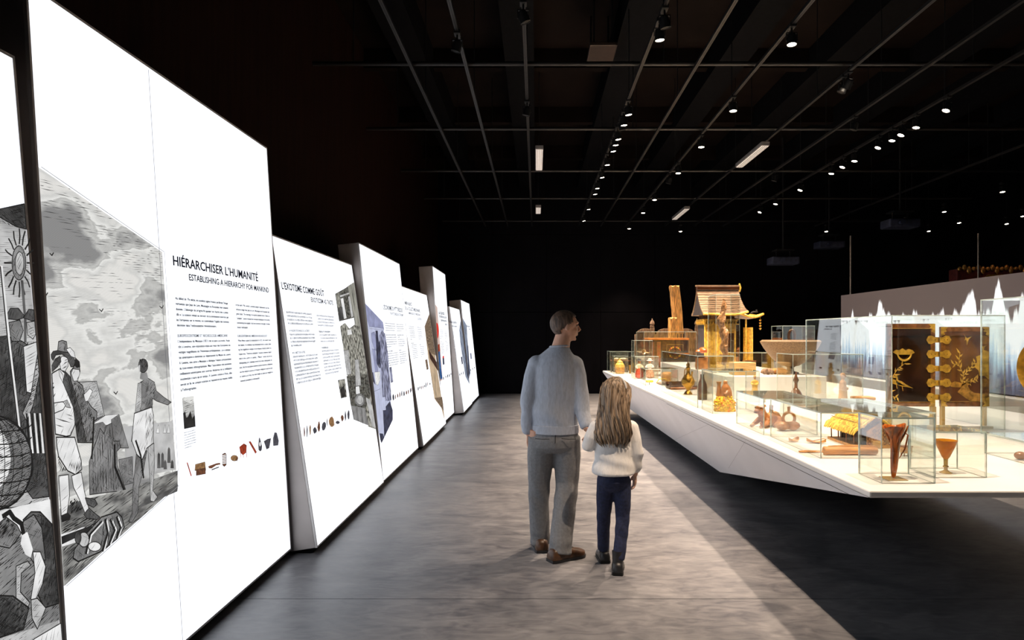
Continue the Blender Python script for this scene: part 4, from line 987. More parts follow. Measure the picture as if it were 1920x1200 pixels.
for sx in (-1, 1):                                            # two slopes of overlapping straw bundles
    mb = MB(); sm = random.Random(5)
    for row in range(4):
        for k in range(30):
            y = -.235+k*.0152+sm.uniform(-.003, .003); f0 = row/4.0; f1 = f0+.36
            x0_, z0_ = sx*(.004+.146*f0), .205-.098*f0; x1_, z1_ = sx*(.004+.136*f1), .205-.098*f1-.006
            mb.tube([(x0_, y, z0_+.006-.001*row), ((x0_+x1_)/2, y+.003, (z0_+z1_)/2+.009), (x1_, y+sm.uniform(-.008, .008), z1_+sm.uniform(-.004, .004))], [.006, .008, .0035], 5)
    o = mb.build('thatch_slope', THAT, t, smooth=60); o['kind'] = 'stuff'
    MB().add([V((sx*.0, -.225, .196)), V((sx*.0, .215, .196)), V((sx*.145, .215, .098)), V((sx*.145, -.225, .098))], [(0, 1, 2, 3)]).build('roof_board', M('mat_dark', 0), t)
    for f in (.3, .62): MB().tube([(sx*(.004+.146*f), -.235, .222-.098*f), (sx*(.004+.146*f), .222, .222-.098*f)], .002, 5).build('roof_lath', MWOOD, t)
MB().tube([(0, -.24, .214), (0, .225, .214)], .009, 8).build('ridge_roll', THAT, t, smooth=60)
MB().box(-.02, .05, -.222, -.20, .0, .05).build('stone_step', STONE, t, bevel=.004)
# little boats
for (x, y, L, rz, lb) in ((1.775, 4.70, .085, .3, 'short folded leaf boat with a blunt prow'), (1.905, 4.64, .125, -.35, 'longer pointed leaf boat beside the bark roll')):
    rs = []
    for i in range(9):
        s_ = -1+i/4; wd = .022*(1-s_*s_)**.6+.001; h = .012+.022*s_*s_
        rs.append([V((s_*L/2, -wd, h)), V((s_*L/2, -wd*.6, h*.35)), V((s_*L/2, 0, h*.25 if abs(s_) < .9 else h*.6)), V((s_*L/2, wd*.6, h*.35)), V((s_*L/2, wd, h)), V((s_*L/2, wd*.5, h*.6)), V((s_*L/2, 0, h*.55)), V((s_*L/2, -wd*.5, h*.6))])
    b = thing('leaf_boat', lb, 'boat', (x, y, Z), rz); MB().rings(rs).build('hull', M('dry_leaf', (.70, .36, .10), .5, var=.35, scale=40), b, smooth=60)
    MB().tube([(-L*.3, 0, .012), (L*.1, .004, .024), (L*.42, 0, .036)], .003, 5).build('stern_fold', OCHW, b)
# bark roll and slat
t = thing('bark_roll', 'thick orange roll of bark lying in front of the house model', 'bark roll', (1.93, 4.19, Z+.028))
MB().tube([(-.165, 0, 0), (-.16, 0, 0), (.155, 0, 0), (.16, 0, 0)], [.022, .026, .026, .022], 20).build('roll', BARK, t, smooth=60)
MB().tube([(-.14, -.004, .026), (0, .002, .029), (.155, -.002, .026)], [.004, .007, .004], 6).build('loose_edge', OCHW, t)
single('wooden_stick', MB().tube([(-.09, 0, .008), (-.05, 0, .009), (.05, 0, .009), (.09, 0, .008)], [.008, .012, .011, .005], 10, sq=.6), OCHW, (1.735, 4.27, Z), 'short flat wooden stick at the end of the bark roll', 'stick')
t = thing('small_chest', 'tiny orange chest on thin legs behind the horn', 'chest', (2.255, 4.16, Z), .1)
MB().box(-.028, .028, -.02, .02, .018, .056).build('chest_body', OCHW, t, bevel=.003); MB().box(-.031, .031, -.022, .022, .056, .062).build('lid', MWOOD, t)
for sx in (-1, 1):
    for sy in (-1, 1): MB().tube([(sx*.022, sy*.015, 0), (sx*.022, sy*.015, .02)], .003, 6).build('leg', MWOOD, t)

def remesh(mb, name, mats, parent, voxel, smooth_it=6, wob=0.0, wscale=30.0, wz=1.0, cb=None):
    """fuse the shapes into one continuous skin"""
    me = mb.mesh(name+'_raw', MATS.get('black_paint')); ob = bpy.data.objects.new('raw', me); COL.objects.link(ob)
    bm = bmesh.new(); bm.from_mesh(me); bmesh.ops.recalc_face_normals(bm, faces=bm.faces); bm.to_mesh(me); bm.free()
    md = ob.modifiers.new('r', 'REMESH'); md.mode = 'VOXEL'; md.voxel_size = voxel
    sm = ob.modifiers.new('s', 'SMOOTH'); sm.factor = .5; sm.iterations = smooth_it
    bpy.context.view_layer.update()
    m2 = bpy.data.meshes.new_from_object(ob.evaluated_get(bpy.context.evaluated_depsgraph_get()))
    bpy.data.objects.remove(ob); bpy.data.meshes.remove(me); m2.name = name
    m2.materials.clear()
    for m in (mats if isinstance(mats, (list, tuple)) else [mats]): m2.materials.append(m)
    if wob:
        no = [v.normal.copy() for v in m2.vertices]
        for v, k in zip(m2.vertices, no):
            c = v.co; v.co = c + k*wob*noise.noise(V((c.x*wscale, c.y*wscale, c.z*wscale*wz)))
    if cb:
        for v in m2.vertices: v.co = cb(v.co)
    m2.polygons.foreach_set('use_smooth', [True]*len(m2.polygons)); m2.update()
    o = bpy.data.objects.new(name, m2); COL.objects.link(o); o.parent = parent
    return o

# crouching animal vessel
t = thing('animal_vessel', 'brown clay vessel shaped as a crouching animal with raised head', 'ceramic', (1.845, 5.47, Z+.003), R(34))
mb = MB().tube([(-.02, 0, .05), (.05, 0, .055), (.11, 0, .055), (.15, 0, .04)], [.042, .055, .06, .035], 14)
mb.tube([(-.02, 0, .06), (-.05, 0, .105), (-.07, 0, .135)], [.045, .036, .03], 12)
mb.ell((-.075, 0, .145), (.042, .036, .034)).ell((-.112, 0, .128), (.026, .024, .02))
for sy in (-1, 1):
    mb.ell((-.055, sy*.03, .172), (.012, .007, .012), 8, 6)
    mb.tube([(-.03, sy*.04, .06), (-.07, sy*.05, .03), (-.12, sy*.045, .012), (-.135, sy*.045, .01)], [.024, .019, .014, .012], 10)
    mb.tube([(.10, sy*.045, .06), (.08, sy*.065, .03), (.03, sy*.065, .014), (.015, sy*.065, .012)], [.034, .026, .016, .013], 10)
remesh(mb, 'body', TERRA, t, .005, 4, .002, 60)
for sy in (-1, 1): MB().ell((-.10, sy*.026, .155), .007, 8, 6).build('eye', DWOOD, t)
MB().tube([(-.134, -.014, .120), (-.138, 0, .118), (-.134, .014, .120)], .003, 6).build('mouth', DWOOD, t)
for k in range(4): MB().tube([(-.045+.0*k, -.034+.006*k, .165-.03*k), (-.035, 0, .178-.03*k), (-.045, .034-.006*k, .165-.03*k)], .0035, 6).build('collar_band', TERR2, t)
MB().tube([(.06, 0, .10), (.065, 0, .15), (.07, 0, .165)], [.018, .014, .017], 14).build('rear_spout', TERRA, t, smooth=60)
# stirrup spout vessel
t = thing('stirrup_vessel', 'brown clay vessel with ring handle and short spout', 'ceramic', (1.945, 5.25, Z), R(8))
mb = MB()
for x in (-.055, .035): mb.lathe([(.012, 0), (.034, .012), (.052, .036), (.046, .056), (.022, .07), (.01, .072)], 20, c=(x, 0, 0))
mb.tube([(-.055, 0, .04), (.035, 0, .04)], .03, 12)
remesh(mb, 'double_body', TERR2, t, .005, 3)
pts = [(.0+.047*math.cos(a_), 0, .095+.047*math.sin(a_)) for a_ in [R(-60+i*20) for i in range(16)]]
MB().tube(pts, .011, 12).build('ring_handle', TERR2, t, smooth=60)
MB().lathe([(.010, .138), (.011, .165), (.0135, .182), (.0115, .184), (.009, .17)], 16, cap=False).build('spout', TERRA, t, smooth=40)
# figure on flowered base
t = thing('flower_base_figure', 'seated amber figure on a yellow base of clustered flowers', 'figurine', (1.815, 6.57, Z))
mb = MB().erings([(0, 0, .002, .095, .065), (0, 0, .05, .098, .068), (0, 0, .11, .088, .06), (0, 0, .145, .06, .04)], 20)
core = mb.build('base_core', YEL, t, smooth=50)
mb = MB(); rn = random.Random(9)
for k in range(130):
    a_ = rn.uniform(0, 2*PI); z_ = rn.uniform(.008, .145); f = 1-.35*max(0, (z_-.09)/.055)
    mb.ell((.096*f*math.cos(a_), .067*f*math.sin(a_), z_), rn.uniform(.008, .014), 6, 4)
o = mb.build('flower_cluster', [YEL, M('orange_petal', (.85, .30, .03), .5)], t, smooth=60); o['kind'] = 'stuff'
for i, p in enumerate(o.data.polygons): p.material_index = 1 if (i//24) % 4 == 0 else 0
remesh(MB().erings([(.015, 0, .13, .062, .045), (.015, 0, .19, .056, .042), (.012, 0, .235, .040, .034), (.01, 0, .26, .024, .024)]).ell((.008, 0, .275), (.022, .022, .026)).tube([(.03, -.03, .20), (.0, -.05, .17), (-.02, -.045, .165)], .016, 8), 'seated_figure', M('amber_resin', (.62, .28, .10), .3, var=.3, trans=.25), t, .006, 4)
MB().lathe([(.02, .12), (.026, .16), (.020, .21), (.016, .25), (.026, .285), (.02, .285)], 18, c=(-.052, .01, 0)).build('tall_bud_vase', M('amber_resin', 0), t, smooth=50)
# ewer, bottle, figurine
t = thing('brass_ewer', 'golden brass ewer with tall neck and foot', 'ewer', (1.875, 8.42, Z), R(-80))
MB().lathe([(.055, 0), (.05, .015), (.022, .05), (.03, .075), (.075, .12), (.085, .165), (.06, .215), (.028, .25), (.02, .30), (.03, .325), (.018, .345), (.025, .365), (.004, .40)], 28).build('ewer_body', BRASS, t, smooth=50)
MB().tube([(.07, 0, .15), (.12, 0, .19), (.115, 0, .25), (.13, 0, .29)], [.016, .012, .009, .012], 10).build('ewer_spout', BRASS, t, smooth=60)
MB().tube([(-.075, 0, .15), (-.12, 0, .21), (-.10, 0, .30), (-.025, 0, .32)], .008, 8).build('ewer_handle', BRASS, t, smooth=60)
single('brown_bottle', MB().lathe([(.05, 0), (.052, .01), (.055, .10), (.052, .17), (.03, .225), (.022, .25), (.024, .29), (.019, .29)], 28), DWOOD, (1.88, 7.72, Z), 'tall dark brown bottle beside the brass ewer', 'bottle')
def robed(name, label, loc, h, mat, mat2, rz=0, cat='figurine'):
    t = thing(name, label, cat, loc, rz)
    mb = MB().erings([(0, 0, 0, .17, .14), (0, 0, .02, .18, .15), (0, 0, .3, .15, .12), (0, 0, .55, .155, .115), (0, 0, .70, .14, .10), (0, 0, .76, .06, .06)])
    for sx in (-1, 1): mb.tube([(sx*.13, 0, .70), (sx*.18, -.03, .55), (sx*.10, -.12, .48), (sx*.02, -.13, .50)], [.05, .055, .05, .03], 10)
    mb.tube([(0, 0, .72), (0, 0, .84)], .045, 10)
    mb.ell((0, -.01, .89), (.075, .085, .10)).ell((0, -.095, .88), (.014, .018, .02), 8, 6)
    o = remesh(mb, 'figure_body', [mat, mat2], t, .014, 3)
    for p in o.data.polygons: p.material_index = 1 if p.center.z > .79 else 0
    MB().lathe([(.077, .91), (.074, .96), (.05, .99), (.01, 1.0)], 16, c=(0, .0, 0)).build('head_cap', mat, t, smooth=50)
    for k in (-.07, 0, .07): MB().tube([(k, -.118, .46), (k*1.3, -.125, .25), (k*1.5, -.14, .03)], .008, 6).build('robe_fold', mat, t)
    t.scale = (h, h, h); return t
robed('robed_figurine', 'ochre standing figurine on the small white block', (2.41, 7.52, .95), .20, GILTP, SKIND, R(-30))
robed('red_figurine', 'small reddish clay figurine standing near the animal vessel case', (1.99, 6.02, Z), .115, TERR2, TERRA, R(20))
robed('robed_statuette', 'ochre robed statuette inside the plain glass case behind the lacquer doors', (3.28, 7.3, Z), .33, OCHW, SKIND, R(60))
single('dark_flask', MB().lathe([(.05, 0), (.065, .03), (.07, .08), (.05, .13), (.018, .17), (.016, .22), (.03, .25), (.012, .30), (.008, .34)], 24), LACQB, (2.78, 7.3, Z), 'dark flask with a knobbed stopper beside the robed statuette', 'flask')
# split log and rope tool
t = thing('split_log', 'dark hollowed log lying on the table beside a rope-like tool', 'log', (1.95, 9.25, Z), R(18))
rs = []
for x in (-.19, -.185, .185, .19):
    f = .86 if abs(x) > .187 else 1
    out = [V((x, .075*f*math.cos(a_), .075*f*math.sin(a_)+.075)) for a_ in [R(160+i*22) for i in range(11)]]
    inn_ = [V((x, .05*f*math.cos(a_), .05*f*math.sin(a_)+.085)) for a_ in [R(20-i*22) for i in range(10)]]
    rs.append(out+inn_)
MB().rings(rs).build('log_shell', DWOOD, t, smooth=40)
MB().box(-.17, .17, -.045, .045, .07, .085).build('log_filling', MWOOD, t)
t2 = thing('wooden_clamp', 'looped brown wooden clamp lying in front of the log', 'tool', (1.95, 9.0, Z), R(20))
MB().tube([(.17, .012, .03), (0, .022, .03), (-.15, .03, .03), (-.19, .0, .03), (-.15, -.03, .03), (0, -.02, .03), (.17, -.008, .03)], .016, 10).build('loop', MWOOD, t2, smooth=60)
MB().tube([(.10, 0, .03), (.16, 0, .035), (.20, .01, .04)], [.03, .026, .02], 10).build('grip', DWOOD, t2, smooth=60)
# bust on block
t = thing('bust_sculpture', 'polished brown carved head on a rounded wooden block', 'sculpture', (2.275, 9.33, 1.119))
MB().lathe([(.09, 0), (.095, .01), (.095, .14), (.08, .165), (.05, .175)], 24, ey=.8).build('wood_block', TERR2, t, smooth=40)
mb = MB().ell((0, -.02, .25), (.06, .11, .062), T=Matrix.Translation((0, 0, .25)) @ Matrix.Rotation(R(25), 4, 'Y') @ Matrix.Translation((0, 0, -.25))).ell((-.07, -.02, .235), (.035, .06, .04)).tube([(0, 0, .16), (0, 0, .24)], .035, 10)
remesh(mb, 'head', M('polished_clay', (.42, .13, .04), .15, var=.3, coat=.6), t, .008, 5)
# long twisted carving
t = thing('twisted_carving', 'long pale twisted carving on a thin stand in the tall case', 'carving', (2.39, 8.7, 1.119))
pts = []; rad = []
for i in range(26):
    s_ = i/25; pts.append((.018*math.sin(s_*7)+.012*math.sin(s_*17), .012*math.cos(s_*9), .09+.85*s_)); rad.append((.016+.028*math.sin(PI*min(1, s_*1.05))**.6)*(1+.18*math.sin(s_*30)))
mb = MB().tube(pts, rad, 14)
for k in range(3):
    mb.tube([(p[0]+rad[i]*.8*math.cos(i*.45+k*2.1), p[1]+rad[i]*.8*math.sin(i*.45+k*2.1), p[2]) for i, p in enumerate(pts)], [r*.5 for r in rad], 8)
remesh(mb, 'carving_body', IVORY, t, .006, 1, .005, 50)
MB().tube([(.03, .03, .012), (.03, .03, .5)], .006, 8).box(-.06, .06, -.06, .06, 0, .012).build('stand', BLACKM, t)
single('pale_crate', MB().box(-.13, .13, -.11, .11, 0, .15), M('raw_crate', (.72, .50, .22), .6, var=.15, stretch=(1, 1, 8)), (2.46, 8.14, 1.119), 'pale yellow wooden block in front of the golden shrine', 'block', bevel=.006, smooth=None)

# golden shrine with swept roof
t = thing('shrine_model', 'golden shrine model with swept shingled roof and open doors', 'shrine', (2.63, 9.9, 1.119))
MB().box(-.27, .27, -.24, .26, 0, .05).build('shrine_base', GILTP, t, bevel=.008)
MB().box(-.225, .20, -.18, .22, .05, .62).build('shrine_body', GILT, t, bevel=.004)
MB().box(-.229, -.226, -.178, .218, .05, .62).build('dark_side_panel', ROOFD, t)
for x in (-.225, -.12, -.02, .08, .2): MB().tube([(x, -.19, .05), (x, -.19, .62)], .014, 10).build('pillar', GILT, t, smooth=60)
for k, x in enumerate((-.17, -.07, .03)): MB().box(x-.038, x+.038, -.186, -.181, .10, .56).build('door_panel', GILTP, t, bevel=.003)
MB().box(.0, .012, -.36, -.20, .06, .58, T=Matrix.Translation((.21, 0, 0)) @ Matrix.Rotation(R(35), 4, 'Z')).build('open_door', GILT, t, bevel=.002)
MB().box(-.05, .05, -.19, -.182, .10, .5, T=Matrix.Translation((.14, 0, 0))).build('dark_doorway', LACQ, t)
MB().box(-.22, .20, -.17, .21, .62, .84).build('upper_wall', LACQB, t)
mb = MB()                                                      # bracket frieze under the eaves
for k in range(12):
    x = -.235+k*.04; mb.cbox((x, -.195, .645), (.022, .05, .022)).cbox((x, -.205, .672), (.032, .06, .018))
for k in range(9): mb.cbox((-.24, -.17+k*.045, .655), (.05, .022, .04))
mb.box(-.25, .25, -.22, .24, .62, .632).box(-.25, .25, -.22, .24, .685, .70)
o = mb.build('bracket_frieze', GILT, t); o['kind'] = 'stuff'
def roof_pt(u, v):                                             # u along the ridge, v down the slope
    x = (-.30+.60*u); zc = 1.14-.58*v+.20*v*v
    return V((x*(1+(.12*v if x > 0 else -.02*v)), -.36*v, zc+.05*v*max(0, u-.75)*4*v+.02*v*(1-u)*v))
def slope(sy, name):
    mb = MB(); nu, nv = 14, 12; top = []; 
    vs = []; fs = []
    for j in range(nv+1):
        for i in range(nu+1):
            p = roof_pt(i/nu, j/nv); vs.append(V((p.x, p.y*sy, p.z+(.006 if j % 2 else 0))))
    m_ = len(vs); vs += [p-V((0, 0, .022)) for p in vs]
    for j in range(nv):
        for i in range(nu):
            q0 = j*(nu+1)+i; fs.append((q0, q0+1, q0+nu+2, q0+nu+1)); fs.append((m_+q0, m_+q0+nu+1, m_+q0+nu+2, m_+q0+1))
    for i in range(nu): q0 = nv*(nu+1)+i; fs.append((q0, q0+1, m_+q0+1, m_+q0))
    for j in range(nv):
        for i in (0, nu): q0 = j*(nu+1)+i; fs.append((q0, q0+nu+1, m_+q0+nu+1, m_+q0))
    mb.add(vs, fs); return mb.build(name, ROOFB, t)
slope(1, 'front_roof_slope'); slope(-1, 'rear_roof_slope')
for j in range(1, 12):
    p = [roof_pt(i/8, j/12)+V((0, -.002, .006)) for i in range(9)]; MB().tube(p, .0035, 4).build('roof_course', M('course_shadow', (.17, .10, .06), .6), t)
MB().tube([roof_pt(i/10, 1.0)+V((0, -.005, -.012)) for i in range(11)], .016, 8).build('gilded_eave', GILT, t, smooth=60)
MB().box(-.31, .31, -.045, .045, 1.12, 1.175).build('ridge_beam', LACQ, t, bevel=.006); MB().box(-.315, .315, -.03, .03, 1.175, 1.195).build('ridge_cap', ROOFB, t)
MB().tube([(.31, 0, 1.10), (.325, 0, 1.16), (.32, 0, 1.22)], [.02, .024, .01], 8).build('ridge_ornament', GILT, t, smooth=60)
gv = [roof_pt(0, j/6) for j in range(7)]
MB().add([V((-.285, 0, 1.11))]+[V((-.285, p.y*.93, p.z-.02)) for p in gv[1:]]+[V((-.285, -p.y*.93, p.z-.02)) for p in reversed(gv[1:])], [tuple(range(13))]).build('gable_end', ROOFD, t)
vs = []                                                        # lower porch roof sweeping out to the side
for j in range(7):
    for i in range(9):
        u = j/6; vs.append(V((.22+.34*u, -.30+.60*i/8, .80-.17*u+.13*u*u*u+.02*u*abs(i-4)/4)))
fs = [(j*9+i, j*9+i+1, j*9+i+10, j*9+i+9) for j in range(6) for i in range(8)]
o = MB().add(vs, fs).build('porch_roof', ROOFB, t); m = o.modifiers.new('s', 'SOLIDIFY'); m.thickness = .025
MB().tube([vs[54+i]+V((.004, 0, -.012)) for i in range(9)], .018, 8).build('gilded_eave', GILT, t, smooth=60)
MB().tube([vs[j*9]+V((0, -.004, -.012)) for j in range(7)], .018, 8).build('gilded_eave', GILT, t, smooth=60)
MB().tube([(.42, -.2, .78), (.46, -.2, .80), (.52, -.2, .80)], [.012, .014, .008], 8).ell((.50, -.2, .815), (.015, .01, .02), 8, 6).build('roof_finial', BLACKM, t, smooth=60)
bl = MB().tube([(.53, -.28, .745), (.53, -.28, .70)], .003, 6).build('bell_chain', BRASS, t)
for k in range(4): MB().lathe([(.006, 0), (.014, .012), (.018, .02), (.006, .03)], 12, c=(.53, -.28, .545+.04*k)).build('wind_bell', BRASS, t, smooth=50)
for x in (.34,): MB().tube([(x, -.24, .05), (x, -.24, .70)], .012, 10).build('porch_pillar', GILT, t, smooth=60)
MB().box(.20, .42, -.27, .24, 0, .05).build('porch_base', GILTP, t, bevel=.006)

# standing timbers
for (x, y, h, w0, bend, lb) in ((2.62, 13.1, 1.05, .085, 0, 'shorter flat standing timber behind the marquetry cabinet'), (2.80, 13.35, 1.68, .10, -.10, 'taller leaning split timber behind the marquetry cabinet')):
    t = thing('standing_timber', lb, 'timber', (x, y, Z)); rs = []
    for k in range(15):
        s_ = k/14; rn = random.Random(k); r = []
        for i in range(18):
            a_ = 2*PI*i/18; rr = w0*(1+.10*math.sin(i*2.7+1)+.06*rn.uniform(-1, 1)); r.append(V((bend*s_*s_*(1 if s_ > .4 else .4)+rr*math.cos(a_), .6*rr*math.sin(a_), h*s_+(.02*math.sin(i*1.9) if k == 14 else 0))))
        rs.append(r)
    MB().rings(rs).build('timber_body', SPLITW, t, smooth=35)
    for k in range(4):
        a_ = R(200+k*40); MB().tube([(w0*math.cos(a_)*.98, .6*w0*math.sin(a_), h*.08), (w0*math.cos(a_+.1)*.98, .6*w0*math.sin(a_+.1), h*.45)], [.004, .010], 6).build('deep_crack', DWOOD, t)
    MB().box(-w0*1.1, w0*1.1, -w0*.75, w0*.75, .32, .36).build('metal_clamp', BLACKM, t)
# carved headboard with finials
t = thing('carved_headboard', 'brown carved board with arches and pointed finials behind the cabinet', 'board', (2.58, 13.58, Z))
arch = [(-.62, 0), (.62, 0), (.62, .74)]
for c in (.40, .0, -.40): arch += [(c+.19*math.cos(R(a_)), .74+.12*math.sin(R(a_))) for a_ in range(0, 181, 20)]
arch += [(-.62, .74)]
MB().prism(arch, -.02, .02, T=Matrix.Rotation(R(90), 4, 'X')).build('board', OLDW, t, bevel=.004)
for x in (-.27, .62):
    MB().box(x-.04, x+.04, -.05, .03, 0, .88).build('stile', OLDW, t, bevel=.004)
    MB().lathe([(.03, .88), (.045, .90), (.03, .92), (.05, .95), (.04, .99), (.012, 1.03), (.004, 1.06)], 12, c=(x, -.01, 0)).build('finial', OLDW, t, smooth=30)
# marquetry cabinet
t = thing('marquetry_cabinet', 'dark cabinet on short legs with a floral marquetry door', 'cabinet', (2.36, 12.42, Z))
MB().box(-.34, .35, -.24, .24, .14, .64).build('cabinet_body', DWOOD, t, bevel=.006)
MB().box(-.38, .37, -.28, .27, .64, .675).build('cabinet_top', M('orange_wood', (.66, .24, .045), .35, var=.2), t, bevel=.006)
MB().box(-.36, .36, -.26, .25, .10, .14).build('cabinet_plinth', MWOOD, t, bevel=.005)
for sx in (-.29, .30):
    for sy in (-.19, .19): MB().lathe([(.03, 0), (.035, .03), (.025, .05), (.03, .10)], 12, c=(sx, sy, 0)).build('leg', DWOOD, t, smooth=50)
dr = MB().box(-.12, .33, -.256, -.241, .155, .625).build('cabinet_door', M('marquetry_ground', (.09, .038, .02), .3, var=.4, scale=8), t, bevel=.004)
fr_ = MB()
for a_, b_ in (((-.03, .27), (.26, .27)), ((.26, .27), (.26, .56)), ((.26, .56), (-.03, .56)), ((-.03, .56), (-.03, .27))): fr_.tube([(a_[0], -.258, a_[1]), (b_[0], -.258, b_[1])], .004, 6)
fr_.build('inlay_frame', PALEG, dr)
rn = random.Random(2)
for k in range(20):
    a_ = 2*PI*k/20; MB().ell((.115+.105*math.cos(a_), -.257, .415+.10*math.sin(a_)), (rn.uniform(.010, .02), .003, rn.uniform(.010, .018)), 8, 5).build('inlay_flower', (YEL, M('inlay_orange', (.7, .25, .05), .4), M('inlay_red', (.35, .06, .03), .4))[k % 3], dr)
MB().ell((.115, -.257, .415), (.035, .003, .04), 10, 6).build('inlay_flower', M('inlay_red', 0), dr)
for x in (-.29, -.17):
    pl = MB().box(x-.035, x+.035, -.25, -.241, .17, .61).build('side_panel', MWOOD, t, bevel=.004)
    for k in range(3): MB().ell((x, -.251, .28+.12*k), (.012, .003, .03), 8, 5).build('inlay_motif', M('inlay_red', 0), pl)

# trumpet
t = thing('trumpet', 'pale brass trumpet hung with its bell facing out', 'trumpet', (1.835, 11.85, 1.30))
TT = Matrix.Rotation(R(25), 4, 'Z') @ Matrix.Rotation(R(90), 4, 'X')
HB = M('old_brass', (.72, .60, .40), .3, .7, var=.2)
MB().lathe([(.010, -.20), (.012, -.05), (.022, .03), (.045, .075), (.062, .095), (.058, .096), (.040, .076), (.018, .03), (.009, -.05)], 28, cap=False, T=TT).build('bell', HB, t, smooth=60)
MB().tube([(.05, .05, 0), (.16, .10, -.02), (.20, .05, -.03), (.10, .02, -.035), (-.06, -.01, -.02), (-.11, .0, .02)], .007, 8).build('tubing', HB, t, smooth=60)
MB().tube([(.0, .06, -.01), (.0, .06, -.62)], .005, 6).build('support_rod', BLACKM, t); t.scale = (.7, .7, .7)
# costumed dolls
def doll(loc, label, skirt, shirt, hat, rz):
    t = thing('costumed_doll', label, 'doll', loc, rz, 'costumed dolls')
    MB().erings([(0, 0, 0, .02, .02), (0, 0, .02, .075, .055), (0, 0, .10, .07, .05), (0, 0, .17, .035, .03)], 16).build('skirt', skirt, t, smooth=50)
    remesh(MB().erings([(0, 0, .16, .034, .028), (0, 0, .20, .048, .032), (0, 0, .235, .04, .028), (0, 0, .25, .015, .015)]).tube([(.04, 0, .23), (.065, -.01, .19), (.05, -.04, .17)], .014, 8).tube([(-.04, 0, .23), (-.065, -.01, .19), (-.05, -.04, .17)], .014, 8), 'bodice', shirt, t, .006, 2)
    MB().ell((0, -.003, .278), (.026, .028, .032), 12, 8).build('head', SKIND, t, smooth=60)
    MB().lathe([(.055, .296), (.058, .30), (.03, .308), (.028, .335), (.01, .34)], 16, ey=.9).build('hat', hat, t, smooth=40)
    MB().tube([(0, 0, 0), (0, .0, .03)], .008, 6).build('stand', BLACKM, t)
doll((1.73, 11.45, Z), 'small doll in a red skirt and black and white hat', REDC, CREAM, M('hat_black', (.03, .03, .03), .7), R(20))
doll((1.92, 11.52, Z+.0), 'small doll in a pale dress with a white hat', M('floral_cloth', (.6, .32, .22), .8, var=.6, scale=60), WCL, WCL, R(-20))
# yellow flower, shell, wrapped bundle in the low case
t = thing('yellow_flower', 'bright yellow paper flower in the low case', 'flower', (1.67, 10.05, Z))
mb = MB()
for k in range(12):
    a_ = k*PI/6; mb.ell((.035*math.cos(a_), .035*math.sin(a_), .045+.012*(k % 2)), (.026, .026, .012), 8, 5)
mb.build('petals', YEL, t, smooth=60); MB().ell((0, 0, .058), (.022, .022, .014), 10, 6).build('flower_centre', M('inlay_orange', 0), t, smooth=60)
MB().tube([(0, 0, 0), (0, 0, .05)], .006, 6).build('stem', GRNC, t)
t = thing('grey_shell', 'flat grey shell with a curved yellow strap', 'shell', (1.86, 10.0, Z))
MB().ell((0, 0, .028), (.10, .045, .028), 18, 8).build('shell_body', M('grey_pearl', (.30, .22, .18), .4, var=.3), t, smooth=60)
MB().tube([(-.10, 0, .03), (-.05, .02, .085), (.02, .02, .09), (.09, .0, .055)], .007, 6).build('strap', YEL, t, smooth=60)
single('basket_bundle', MB().lathe([(.085, 0), (.09, .02), (.09, .11), (.075, .14), (.04, .15)], 18), OCHW, (2.06, 10.75, Z), 'small ochre basket next to the low case', 'basket')
# tip of the table
t = thing('golden_jar', 'round golden jar with a ribbed belly', 'jar', (1.585, 12.9, Z))
MB().lathe([(.075, 0), (.085, .02), (.092, .09), (.092, .15), (.07, .19), (.045, .21)], 28).build('jar_body', GILTP, t, smooth=50)
for z_ in (.04, .075, .11): MB().lathe([(.093, z_-.006), (.098, z_), (.093, z_+.006)], 28, cap=False).build('jar_rib', M('inlay_orange', 0), t, smooth=50)
MB().lathe([(.05, .208), (.055, .22), (.03, .245), (.012, .26), (.016, .275), (.004, .285)], 20).build('jar_lid', GILTP, t, smooth=50)
for (x, y, sx_, lb) in ((1.58, 13.42, .05, 'small round white shell on the dark shelf'), (1.72, 13.42, .085, 'long white shell on the dark shelf')):
    s_ = thing('white_shell', lb, 'shell', (x, y, Z+.235)); MB().ell((0, 0, .022), (sx_, .03, .022), 14, 8).build('shell_body', CREAM, s_, smooth=60)
    for k in range(4): MB().tube([(sx_*(-.5+.33*k), -.02, .012), (sx_*(-.45+.33*k), 0, .046), (sx_*(-.5+.33*k), .02, .012)], .003, 5).build('shell_ridge', CREAM, s_)
t = thing('dark_shelf', 'small dark stepped shelf holding the white shells', 'shelf', (1.64, 13.42, Z))
MB().box(-.17, .18, -.12, .12, .215, .235).build('shelf_board', MWOOD, t); 
for x in (-.15, .15): MB().box(x-.012, x+.012, -.11, .11, 0, .215).build('shelf_side', DWOOD, t)
MB().box(-.14, .14, -.10, .08, 0, .10).build('shelf_block', DWOOD, t, bevel=.01)
single('amber_beaker', MB().lathe([(.035, 0), (.04, .01), (.045, .14), (.05, .16), (.045, .16), (.04, .02)], 20), PALEG, (1.80, 12.92, Z), 'slim pale amber beaker next to the golden jar', 'beaker')
